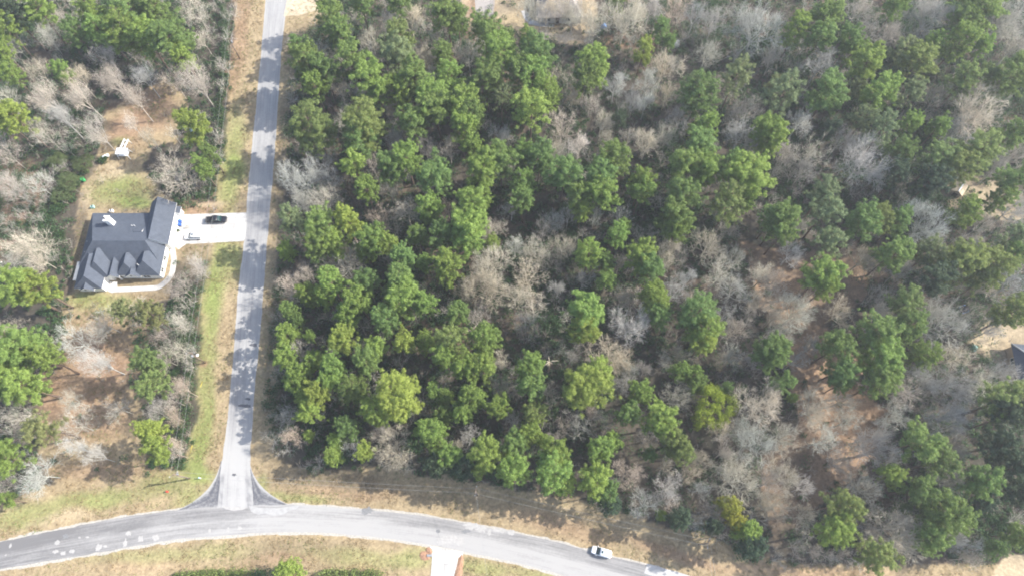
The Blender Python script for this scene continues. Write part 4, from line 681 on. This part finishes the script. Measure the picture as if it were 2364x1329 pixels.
ch = MB(); ch.box((hx(-109.1), hy(84.8), 3.5), (hx(-107.8), hy(86.2), 7.7)); ch.box((hx(-109.22), hy(84.68), 7.7), (hx(-107.68), hy(86.32), 7.9)); c = ch.build("chimney", M['white'], roof)
MB().tube([(hx(-108.8), hy(85.4), 7.88), (hx(-108.8), hy(85.4), 8.4)], .22, 12).build("flue_pipe", M['dark'], roof)
for x, y, z0, z1 in ((-101.9, 84.6, 4.5, 5.9), (-102.6, 84.6, 4.5, 5.8), (-114.4, 80.4, 3.5, 4.4), (-114.2, 77.2, 3.6, 4.6), (-98.6, 73.1, 3.6, 6.0)): MB().tube([(hx(x), hy(y), z0), (hx(x), hy(y), z1)], .07, 10).build("vent_pipe", M['porcelain'], roof)
for x, y, z in ((-96.2, 79.72, 5.5), (-100.8, 70.55, 3.7), (-112.0, 66.65, 3.6)):
    MB().poly([(hx(x)-.32, hy(y)+.02, z), (hx(x), hy(y)+.02, z-.42), (hx(x)+.32, hy(y)+.02, z), (hx(x), hy(y)+.02, z+.42)]).build("gable_vent", M['dark'], hs)
for y in (82.0, 86.4):                                                                              # two garage doors facing the drive
    g = MB(); g.box((hx(-93.02), hy(y)-1.6, 0.06), (hx(-92.96), hy(y)+1.6, 2.4))
    for q in range(1, 4): g.box((hx(-92.96), hy(y)-1.58, .06+q*.585-.02), (hx(-92.945), hy(y)+1.58, .06+q*.585+.02))
    g.build("garage_door", M['trim'], hs)
for x0, x1, y in ((-103.6, -101.6, 71.5), (-98.8, -96.9, 71.4), (-110.8, -108.7, 70.9), (-113.4, -111.4, 67.7)): window(hs, (hx(x0), hy(y), .9), (hx(x1), hy(y), 2.3), 's')
for y0, y1 in ((72.6, 74.0), (76.0, 77.4)): window(hs, (hx(-94.05), hy(y0), .9), (hx(-94.05), hy(y1), 2.3), 'e')
for x0, x1 in ((-113.5, -111.5), (-107, -104.5), (-103.4, -101.4)): window(hs, (hx(x0), hy(89.3), .9), (hx(x1), hy(89.3), 2.3), 'n')
window(hs, (hx(-96.9), hy(80.26), 1.0), (hx(-95.6), hy(80.26), 2.2), 's')
d = MB().box((hx(-106.6), hy(72.52), .05), (hx(-105.6), hy(72.6), 2.2)).build("front_door", M['door'], hs); MB().box((hx(-105.75), hy(72.46), 1.0), (hx(-105.7), hy(72.52), 1.15)).build("handle", M['grey'], d)
tag(hs, "white house with a charcoal hipped roof, white chimney and gabled garage wing", "house")

def small_house(name, c0, w, l, rz, ze, zr, axis, h0, h1, rm, wm, label):
    e = empty(name, c0, rz); w_ = MB(); w_.box((0, 0, 0), (w, l, ze-.1)); w_.build("wall", wm, e)
    r = MB(); roof_solid(r, 0, w, 0, l, ze, zr, axis, h0, h1, over=.55); ro = r.build("roof", [rm, M['tan']], e); return e, ro
a, b = P(1238, 38, 3.0), P(1345, 40, 3.0)
e, ro = small_house("house", (a.x+.6, a.y, 0), b.x-a.x-1.0, 13, 0, 3.0, 7.0, 'x', 5, 5, M['roof2'], M['brick'], "")
window(e, (2, 0, .9), (4, 0, 2.3), 's'); window(e, (8.5, 0, .9), (10.3, 0, 2.3), 's'); MB().box((5.6, -.05, .05), (6.7, 0, 2.2)).build("front_door", M['door'], e)
tag(e, "house with a brown-grey hipped roof behind leafless trees at the top edge", "house")
a, b = P(2340, 797, 3.0), P(2358, 893, 3.0); d = Vector((a.x-b.x, a.y-b.y, 0)); 
e, ro = small_house("house", (b.x, b.y, 0), 15, d.length, math.atan2(d.y, d.x)-math.pi/2, 3.0, 6.4, 'x', 4.5, 4.5, M['roof3'], M['tan'], "")
rc = MB(); 
hl = d.length/2
for p0, p1 in (((-.5, -.5, 3.03), (3.9, hl, 6.45)), ((-.5, d.length+.5, 3.03), (3.9, hl, 6.45)), ((3.9, hl, 6.45), (10, hl, 6.45))): rc.tube([p0, p1], .16, 6)
rc.build("ridge_cap", M['porcelain'], ro); window(e, (0, 2.2, .9), (0, 4.0, 2.3), 'w'); window(e, (0, 6.2, .9), (0, 8.0, 2.3), 'w')
tag(e, "tan house with a slate-blue roof and pale ridges, cut by the right edge", "house")
sh = empty("shed", P(2206, 443, 0), R(-38)); w_ = MB(); w_.box((-1.3, -1.8, 0), (1.3, 1.8, 2.0)); w_.build("wall", M['tan'], sh); r = MB(); roof_solid(r, -1.3, 1.3, -1.8, 1.8, 2.05, 2.95, 'y', 0, 0, over=.3); ro = r.build("roof", [M['beige'], M['tan']], sh)
MB().box((-.16, -2.1, 2.93), (.16, 2.1, 3.02)).build("ridge_cap", M['trim'], ro); MB().box((-.6, -1.86, .05), (.6, -1.8, 1.8)).build("door", M['door'], sh)
tag(sh, "small tan garden shed with a white ridge cap in the eastern woods", "shed")

# ------------------------------------------------------------------ vehicles (nose along +x)
def wheel(parent, x, y, r=.36):
    s = 1 if y > 0 else -1; o = MB().tube([(x, y-s*.12, r), (x, y+s*.1, r)], r, 20).build("wheel", M['tyre'], parent)
    m = MB(); m.tube([(x, y+s*.1, r), (x, y+s*.115, r)], r*.62, 16)
    for k in range(5):
        t = k*2*math.pi/5; m.tube([(x, y+s*.118, r), (x+math.cos(t)*r*.55, y+s*.118, r+math.sin(t)*r*.55)], .03, 4)
    m.build("rim", M['rim'], o)
def car(kind, loc, rz, paint, label, group):
    e = empty("pickup_truck" if kind == 'pickup' else "car", loc, rz); b = MB()
    if kind == 'pickup':
        L = 5.8; b.loft([(-2.9, .84, .5, .98), (-2.8, .93, .42, 1.1), (-1.2, .97, .36, 1.12), (0, .98, .34, 1.12), (1.3, .98, .34, 1.13), (2.2, .95, .36, 1.08), (2.75, .88, .42, .98), (2.9, .72, .5, .85)], 20, 5)
        body = b.build("body", paint, e)
        g = MB(); g.loft([(-1.15, .84, 1.05, 1.15), (-.85, .82, 1.05, 1.8), (.1, .8, 1.05, 1.86), (.75, .8, 1.05, 1.78), (1.55, .84, 1.05, 1.14)], 20, 5); gl = g.build("cabin_glass", M['carglass'], e)
        r = MB(); r.loft([(-.9, .76, 1.72, 1.83), (-.6, .77, 1.74, 1.9), (.2, .77, 1.76, 1.92), (.72, .74, 1.72, 1.84)], 16, 5); r.build("roof", paint, e)
        bed = MB(); bed.box((-2.78, -.8, 1.07), (-1.25, .8, 1.16))
        for q in (-2.4, -2.0, -1.6): bed.box((q-.02, -.78, 1.16), (q+.02, .78, 1.175))
        bed.build("bed_cover", M['black'], e); xs = (-1.85, 1.9); fz = 2.86; bz = -2.9
    else:
        b.loft([(-2.36, .74, .45, .9), (-2.25, .88, .38, 1.02), (-1.3, .93, .32, 1.06), (0, .94, .3, 1.03), (1.0, .93, .32, 1.02), (1.75, .89, .34, .94), (2.2, .78, .4, .82), (2.36, .58, .46, .72)], 20, 4.5)
        body = b.build("body", paint, e)
        g = MB(); g.loft([(-2.24, .76, .98, 1.1), (-1.95, .78, .98, 1.58), (-1.0, .79, .98, 1.68), (.2, .78, .98, 1.66), (1.25, .83, .95, 1.03)], 20, 5); gl = g.build("cabin_glass", M['carglass'], e)
        r = MB(); r.loft([(-2.15, .7, 1.4, 1.52), (-1.8, .78, 1.5, 1.7), (-.8, .8, 1.52, 1.74), (.0, .79, 1.52, 1.73), (.42, .76, 1.5, 1.63)], 16, 5); ro = r.build("roof", paint, e)
        MB().box((-.35, -.3, 1.735), (.08, .3, 1.745)).build("sunroof", M['carglass'], ro)
        for s in (-.62, .62): MB().tube([(-1.7, s, 1.74), (-.1, s, 1.77)], .025, 6).build("roof_rail", M['grey'], ro)
        for x in (-.55,): 
            for s in (-1, 1): MB().box((x-.06, s*.77-.03, 1.0), (x+.06, s*.77+.03, 1.62)).build("door_pillar", paint, e)
        xs = (-1.38, 1.42); fz = 2.25; bz = -2.33
    for x in xs:
        for s in (-1, 1): wheel(e, x, s*.86)
    for s in (-1, 1):
        MB().loft([(fz-.16, .17, -.09, .09), (fz+.02, .13, -.07, .07)], 10, 3).build("headlight", M['lamp'], e, (0, s*.6, .78)); MB().box((bz-.02, s*.72-.09, .72), (bz+.08, s*.72+.09, .98)).build("tail_light", M['red'], e)
        MB().loft([(1.0 if kind != 'pickup' else 1.2, .1, -.08, .08), (1.18 if kind != 'pickup' else 1.38, .08, -.07, .07)], 8, 3).build("side_mirror", paint, e, (0, s*1.03, 1.1))
    return tag(e, label, "pickup truck" if kind == 'pickup' else "car", group)
p = P(499, 507, .8); car('pickup', (p.x, p.y, .055), R(2), M['carblack'], "black pickup with a covered bed parked on the pale driveway, nose to the road", "vehicles parked on the driveway")
p = P(446, 545, .8); car('suv', (p.x, p.y, .055), R(181), M['carwhite'], "white car parked on the driveway, nose to the garage", "vehicles parked on the driveway")
p = P(1389, 1273, .9); q0, q1 = P(1352, 1267), P(1414, 1286); car('suv', (p.x, p.y, .014), math.atan2(q0.y-q1.y, q0.x-q1.x), M['carwhite'], "white car with a dark sunroof at the grassy edge of the main road", None)

# ------------------------------------------------------------------ power poles and lines
def pole(base, h, rz, label, extra=None):
    e = empty("power_pole", (base.x, base.y, 0), rz); MB().tube([(0, 0, 0), (0, 0, h*.5), (0, 0, h)], [.19, .16, .12], 12).build("pole", M['wood'], e)
    a = MB().box((-1.15, -.06, h-.62), (1.15, .06, h-.46)); a.tube([(-.6, .07, h-.6), (0, .12, h-1.2)], .03, 5); a.tube([(.6, .07, h-.6), (0, .12, h-1.2)], .03, 5); arm = a.build("crossarm", M['wood'], e)
    for x in (-1.0, 1.0): MB().tube([(x, 0, h-.46), (x, 0, h-.38), (x, 0, h-.3), (x, 0, h-.2)], [.05, .1, .06, .09], 10).build("insulator", M['porcelain'], arm)
    if extra == 'lamp':
        t = MB().tube([(.0, -.42, h-2.2), (0, -.42, h-1.25)], .26, 14); t.box((-.06, -.2, h-1.9), (.06, 0, h-1.6)); t.build("transformer", M['grey'], e)
        l = MB().tube([(.15, -.1, h-1.5), (.9, -.3, h-1.2), (1.35, -.4, h-1.2)], .035, 8).build("lamp_arm", M['grey'], e); MB().tube([(1.35, -.4, h-1.3), (1.35, -.4, h-1.2), (1.35, -.4, h-1.05)], [.36, .36, .14], 14).build("lamp_shade", M['trim'], l)
    if extra == 'box': MB().tube([(.35, 0, h-2.1), (.35, 0, h-1.3)], .2, 12).build("transformer", M['grey'], e)
    return tag(e, label, "power pole", "power poles along the roads"), h
PB = [P(438, 1104), P(474, 837), P(531, 100), Vector((*P(1098, 1132, 9.6).xy, 0)), Vector((*P(1637, 1253, 9.6).xy, 0))]; PB[2] = Vector((*P(528, 88, 9).xy, 0))
PH = [8.8, 9.2, 9.0, 9.6, 9.6]
def bearing(a, b): return math.atan2(b.y-a.y, b.x-a.x)
PR = [R(80), R(0), R(5), R(82), R(72)]
pole(PB[0], PH[0], R(35), "wooden power pole on the green verge by the junction, casting a long shadow", 'box'); pole(PB[1], PH[1], R(5), "wooden power pole with a white lamp on the bare clay patch beside the hedge", 'lamp'); pole(PB[2], PH[2], R(8), "wooden power pole rising out of the tall dark hedge at the upper verge", 'box')
pole(PB[3], PH[3], R(80), "wooden power pole on the shaded verge opposite the lower concrete drive", None); pole(PB[4], PH[4], R(70), "wooden power pole on the verge nearest the white car on the main road", None)
def span(a, b, offs, sag, label):
    a, b = Vector(a), Vector(b); e = empty("power_line", a); n = Vector((-(b-a).y, (b-a).x, 0)).normalized()
    for o_ in offs: MB().tube([(b-a)*t+n*o_-Vector((0, 0, 4*sag*t*(1-t))) for t in np.linspace(0, 1, 15)], .02, 5).build("wire", M['wire'], e)
    tag(e, label, "power line", "overhead power lines")
T = [Vector((p.x, p.y, h-.2)) for p, h in zip(PB, PH)]
span(T[0], T[1], (-.7, .7), .5, "pair of wires above the hedge, from the junction pole to the pole with the lamp"); span(T[1], T[2], (-.8, .8), 1.6, "long pair of wires past the driveway, from the lamp pole to the far pole")
span(T[2], Vector((T[2].x-3, T[2].y+50, 9)), (-.8, .8), .8, "pair of wires leaving the photo at the top above the upper verge"); span(T[0], T[3], (-.5, .5), 1.4, "wires across the side road, from the junction pole to the shaded verge pole")
span(T[3], T[4], (-.6, .6), 1.2, "wires over the verge between the shaded pole and the pole by the white car"); span(T[4], Vector((T[4].x+2.4, T[4].y-30, 8)), (-.35, .35), .5, "pair of wires running down over the main road right of the white car")
span(T[3], Vector((T[3].x+5.6, T[3].y-36, 6)), (0,), .6, "single service wire crossing the main road beside the lower drive")

# ------------------------------------------------------------------ small things
for x, y, dx, dy, lb in ((469, 889, .35, -1.1, "yellow plastic guy-wire guard on the verge above the other guard, south of the lamp pole"), (446, 1037, .6, .9, "yellow plastic guy-wire guard on the verge near the junction pole")):
    c = P(x, y); e = empty("guy_guard", c); MB().tube([(-dx, -dy, .05), (0, 0, 1.1), (dx*.8, dy*.8, 2.0)], .045, 10).build("guard", M['yellow'], e); MB().tube([(-dx*1.2, -dy*1.2, -.1), (-dx, -dy, .08)], .03, 6).build("anchor_rod", M['grey'], e); MB().tube([(dx*.8, dy*.8, 2.0), (dx, dy, 2.3)], .02, 6).build("wire", M['wire'], e); tag(e, lb, "guard", "yellow guy-wire guards")
c = P(387, 1134); e = empty("fire_hydrant", c); MB().tube([(0, 0, 0), (0, 0, .06), (0, 0, .08), (0, 0, .62), (0, 0, .66), (0, 0, .78), (0, 0, .86)], [.24, .24, .16, .16, .21, .17, .05], 14).build("barrel", M['hydrant'], e)
for s in (-1, 1): MB().tube([(s*.14, 0, .5), (s*.27, 0, .5)], .085, 10).build("nozzle", M['hydrant'], e)
MB().tube([(0, 0, .86), (0, 0, .95)], .05, 6).build("cap_nut", M['hydrant'], e); tag(e, "red fire hydrant standing on the grass left of the junction", "hydrant")
c = P(463, 1103); e = empty("marker_post", c); MB().box((-.12, -.12, 0), (.12, .12, 1.0)).build("post", M['vinyl'], e, bevel=.02); MB().box((-.15, -.15, 1.0), (.15, .15, 1.12)).build("cap", M['cyan'], e, bevel=.02); tag(e, "small white utility marker post on the grass right of the junction pole", "marker post")
bins = []
for i, (x, y, lb) in enumerate(((416, 511, "blue wheeled bin beside the garage, the upper of the two"), (415.5, 519, "blue wheeled bin beside the garage, the lower of the two"))):
    c = P(x, y, .5); e = empty("wheeled_bin", (c.x, c.y, .055), R(90)); b = MB(); b.loft([(-.3, .28, .06, 1.0), (.3, .28, .06, 1.0)], 12, 8); b.build("body", M['bin'], e); MB().box((-.36, -.32, 1.0), (.34, .32, 1.08)).build("lid", M['bin'], e, bevel=.02)
    for s in (-1, 1): MB().tube([(-.32, s*.2, .12), (-.32, s*.3, .12)], .12, 12).build("wheel", M['tyre'], e)
    MB().tube([(-.38, -.25, .98), (-.38, .25, .98)], .025, 6).build("handle", M['bin'], e); tag(e, lb, "bin", "blue bins beside the garage")
c = P(195, 418); e = empty("wheeled_bin", c, R(30)); b = MB(); b.loft([(-.42, .36, .06, 1.15), (.42, .36, .06, 1.15)], 12, 8); b.build("body", M['green'], e); MB().box((-.5, -.42, 1.15), (.48, .42, 1.24)).build("lid", M['green'], e, bevel=.03); MB().tube([(-.52, -.3, 1.1), (-.52, .3, 1.1)], .03, 6).build("handle", M['green'], e)
for s in (-1, 1): MB().tube([(-.44, s*.26, .14), (-.44, s*.38, .14)], .14, 12).build("wheel", M['tyre'], e)
tag(e, "bright green bin at the edge of the woods north of the house", "bin")
for x, y, lb, mt in ((214, 486, "pale green utility box beside the north-west corner of the house", 'cyan'), (258, 494, "small white utility box against the north wall of the house", 'trim')):
    c = P(x, y); c.y += .7 if x > 240 else .9; e = empty("utility_box", c, R(10)); MB().box((-.45, -.35, 0), (.45, .35, .8)).build("cabinet", M[mt], e, bevel=.04); MB().tube([(0, 0, .8), (0, 0, .86)], .26, 14).build("fan_grille", M['dark'], e); tag(e, lb, "utility box", "utility boxes behind the house")
c = P(247, 364); e = empty("gas_tank", c, R(28)); MB().tube([(-.95, 0, .72), (-.9, 0, .72), (-.75, 0, .72), (.75, 0, .72), (.9, 0, .72), (.95, 0, .72)], [.12, .32, .44, .44, .32, .12], 16).build("tank", M['vinyl'], e); MB().tube([(0, 0, 1.14), (0, 0, 1.3)], .16, 12).build("valve_dome", M['vinyl'], e)
for x in (-.5, .5): MB().box((x-.07, -.3, 0), (x+.07, .3, .36)).build("foot", M['grey'], e)
tag(e, "small white gas tank on the sand at the wood edge, left of the white frame", "gas tank")
c = P(289, 364); e = empty("playset", c, 0); d = P(294, 333, 2.1)-P(285, 354, 2.1); d.z = 0; L_ = d.length; d.normalize(); n = Vector((-d.y, d.x, 0))
ctr = Vector((.1, .6, 0)); cp = MB()
for i in range(7): q = ctr-Vector((1.45, 0, 0))+Vector((i*.48, 0, 0)); cp.box((q.x-.2, ctr.y-1.05, 2.35), (q.x+.2, ctr.y+1.05, 2.45))
cp.box((ctr.x-1.6, ctr.y-.95, 2.26), (ctr.x+1.6, ctr.y-.8, 2.35)); cp.box((ctr.x-1.6, ctr.y+.8, 2.26), (ctr.x+1.6, ctr.y+.95, 2.35)); cp.build("canopy", M['vinyl'], e)
fl = MB().box((ctr.x-1.35, ctr.y-.85, 1.1), (ctr.x+1.35, ctr.y+.85, 1.2)).build("platform", M['vinyl'], e)
for sx in (-1, 1):
    for sy in (-1, 1): MB().tube([ctr+Vector((sx*1.65, sy*1.2, 0)), ctr+Vector((sx*1.3, sy*.82, 2.3))], .1, 8).build("leg", M['vinyl'], e)
st = ctr+Vector((-.2, .9, 2.15))
for s in (-1, 1):
    a0 = st+n*(s*.55); bm_ = MB(); bm_.tube([a0, a0+d*(L_+.3)], .2, 4); bm_.build("beam", M['vinyl'], e)
for t in (.25, 1.55, 2.9): q = st+d*t; MB().tube([q-n*.55, q+n*.55], .11, 6).build("cross_rail", M['vinyl'], e)
for s in (-1, 1): q = st+d*(L_+.1); MB().tube([q+n*(s*.5), Vector((q.x+n.x*s*.62+d.x*.2, q.y+n.y*s*.62+d.y*.2, 0))], .08, 8).build("leg", M['vinyl'], e)
tag(e, "white playset with twin beams, slatted canopy and splayed legs in the yard", "playset")
c = P(433, 303); e = empty("play_hut", c, R(5)); 
for sx in (-1, 1):
    for sy in (-1, 1): MB().box((sx*.75-.06, sy*.65-.06, 0), (sx*.75+.06, sy*.65+.06, 2.6)).build("post", M['wood'], e)
MB().box((-.85, -.75, 1.2), (.85, .75, 1.3)).build("floor", M['wood'], e); MB().box((-.9, -.8, 1.3), (-.82, .8, 2.1)).build("side_panel", M['vinyl'], e); r = MB(); roof_solid(r, -.9, .9, -.8, .8, 2.6, 3.2, 'y', 0, 0, over=.15); r.build("roof", [M['grey'], M['vinyl']], e); MB().box((.82, -.4, .2), (1.9, .4, .32)).build("step", M['blue'], e)
tag(e, "small raised hut with a white side panel under the yellow-green yard pine", "hut")
def lump(name, px_, py_, sx, sy, h, m1, m2, label, cat, seed):
    c = P(px_, py_); e = empty(name, c, R(seed*37 % 90)); r = random.Random(seed); m = MB(); n = 10; k = 14; rings = []
    for i in range(k):
        t = i/(k-1); q = []
        for j in range(n*2):
            a = math.pi*j/n; w = math.cos(t*math.pi/2)**.35 if t < 1 else .02; q.append(m.bm.verts.new((sx*w*math.copysign(abs(math.cos(a))**.6, math.cos(a))*(1+r.uniform(-.06, .06)), sy*w*math.copysign(abs(math.sin(a))**.6, math.sin(a))*(1+r.uniform(-.06, .06)), h*t*(1+r.uniform(-.03, .03)))))
        rings.append(q)
    for r0, r1 in zip(rings, rings[1:]):
        for j in range(2*n): m.bm.faces.new((r0[j], r0[(j+1) % (2*n)], r1[(j+1) % (2*n)], r1[j])).smooth = True
    m.build("cover", m1, e); MB().box((-sx*.8, -sy*1.05, 0), (sx*.8, sy*1.05, h*.3)).build("base", m2, e); return tag(e, label, cat)
lump("covered_pile", 1393, 66, .9, .8, 2.0, M['blue'], M['trim'], "small blue covered pile on orange ground right of the brown-roofed house", "covered pile", 1)
lump("covered_pile", 1562, 104, 1.3, .9, 1.6, M['trim'], M['grey'], "small white covered pile among the leafless trees near the top edge", "covered pile", 2)
lump("covered_pile", 2224, 714, 1.2, .9, 1.2, M['black'], M['blue'], "dark pile with a blue base in the leafless eastern woods", "covered pile", 3)
lump("covered_pile", 2248, 803, .9, .7, .9, M['cyan'], M['grey'], "small pale teal covered pile west of the slate-blue roof", "covered pile", 4)
sheet("gravel_pad", [(1096,-30),(1097,34),(1108,44),(1139,38),(1146,-30)], .006, M['deck'])
fe = empty("fence", P(1139, 38)); o0 = P(1139, 38)
for i, (x, y) in enumerate(((1096,0),(1097,18),(1098,38),(1118,42),(1139,38),(1140,20),(1141,2))):
    q = P(x, y)-o0; MB().tube([(q.x, q.y, 0), (q.x, q.y, 1.2)], .07, 6).build("post", M['wood'], fe)
rl = MB(); pts = [P(x, y)-o0 for x, y in ((1096,0),(1097,18),(1098,38),(1118,42),(1139,38),(1140,20),(1141,2))]
for z in (.5, 1.05):
    for a_, b_ in zip(pts, pts[1:]): rl.tube([a_+Vector((0, 0, z)), b_+Vector((0, 0, z))], .04, 5)
rl.build("rail", M['wood'], fe); tag(fe, "low wooden fence around the grey pad at the top of the photo", "fence")
def clay(pts, w, label, seed):
    a = resample(pts, 24); r = random.Random(seed); m = MB(); rows = []; o0 = Vector((a[0][0], a[0][1], 0)); t = np.gradient(a, axis=0); t /= np.hypot(*t.T)[:, None]; nr = np.stack([-t[:, 1], t[:, 0]], 1)
    for i, p in enumerate(a):
        e_ = math.sin(math.pi*(i+.3)/24.5)**.4; row = []
        for j in range(9): u = j/4-1; hh = max(0, (1-u*u))*.28*e_*r.uniform(.5, 1.3); row.append(m.bm.verts.new((p[0]+nr[i][0]*u*w*e_*r.uniform(.85, 1.15)-o0.x, p[1]+nr[i][1]*u*w*e_*r.uniform(.85, 1.15)-o0.y, hh+.002)))
        rows.append(row)
    for r0, r1 in zip(rows, rows[1:]):
        for j in range(8): m.bm.faces.new((r0[j], r0[j+1], r1[j+1], r1[j])).smooth = True
    o = m.build("clay_mound", M['clay'], None, o0); return tag(o, label, "clay mound", "clay mounds beside the lower drive")
clay([(970,1276),(980,1282),(993,1284)], 1.0, "short heap of orange clay on the left of the lower concrete drive", 1)
clay([(984,1266),(992,1270),(997,1276)], .7, "small knob of orange clay at the left corner of the lower concrete drive", 3)
clay([(1066,1280),(1063,1300),(1056,1330),(1048,1380)], .9, "long strip of orange clay along the right of the lower concrete drive", 2)
c = P(995, 1281); e = empty("culvert_pipe", (c.x, c.y, 0)); m = MB(); m.tube([(-.9, 0, .16), (.3, 0, .16)], .3, 14, cap=False); m.build("pipe", M['grey'], e); MB().tube([(.2, 0, .16), (.22, 0, .16)], .28, 14).build("mouth", M['dark'], e); tag(e, "dark culvert pipe end beside the orange clay at the lower drive", "pipe")

# ------------------------------------------------------------------ the air between the camera and the ground
hb = MB().box((-3100, -3100, -1), (3100, 3100, 190)); hm = bpy.data.materials.new("thin_haze"); hm.use_nodes = True; hn = hm.node_tree
hn.nodes.remove(hn.nodes["Principled BSDF"]); pv = hn.nodes.new("ShaderNodeVolumePrincipled"); pv.inputs["Color"].default_value = (.9, .93, 1, 1); pv.inputs["Density"].default_value = .0003; pv.inputs["Anisotropy"].default_value = .2
hn.links.new(pv.outputs[0], hn.nodes["Material Output"].inputs["Volume"]); tag(hb.build("haze", hm), "thin pale haze in the air over the woods", "haze", kind="stuff")
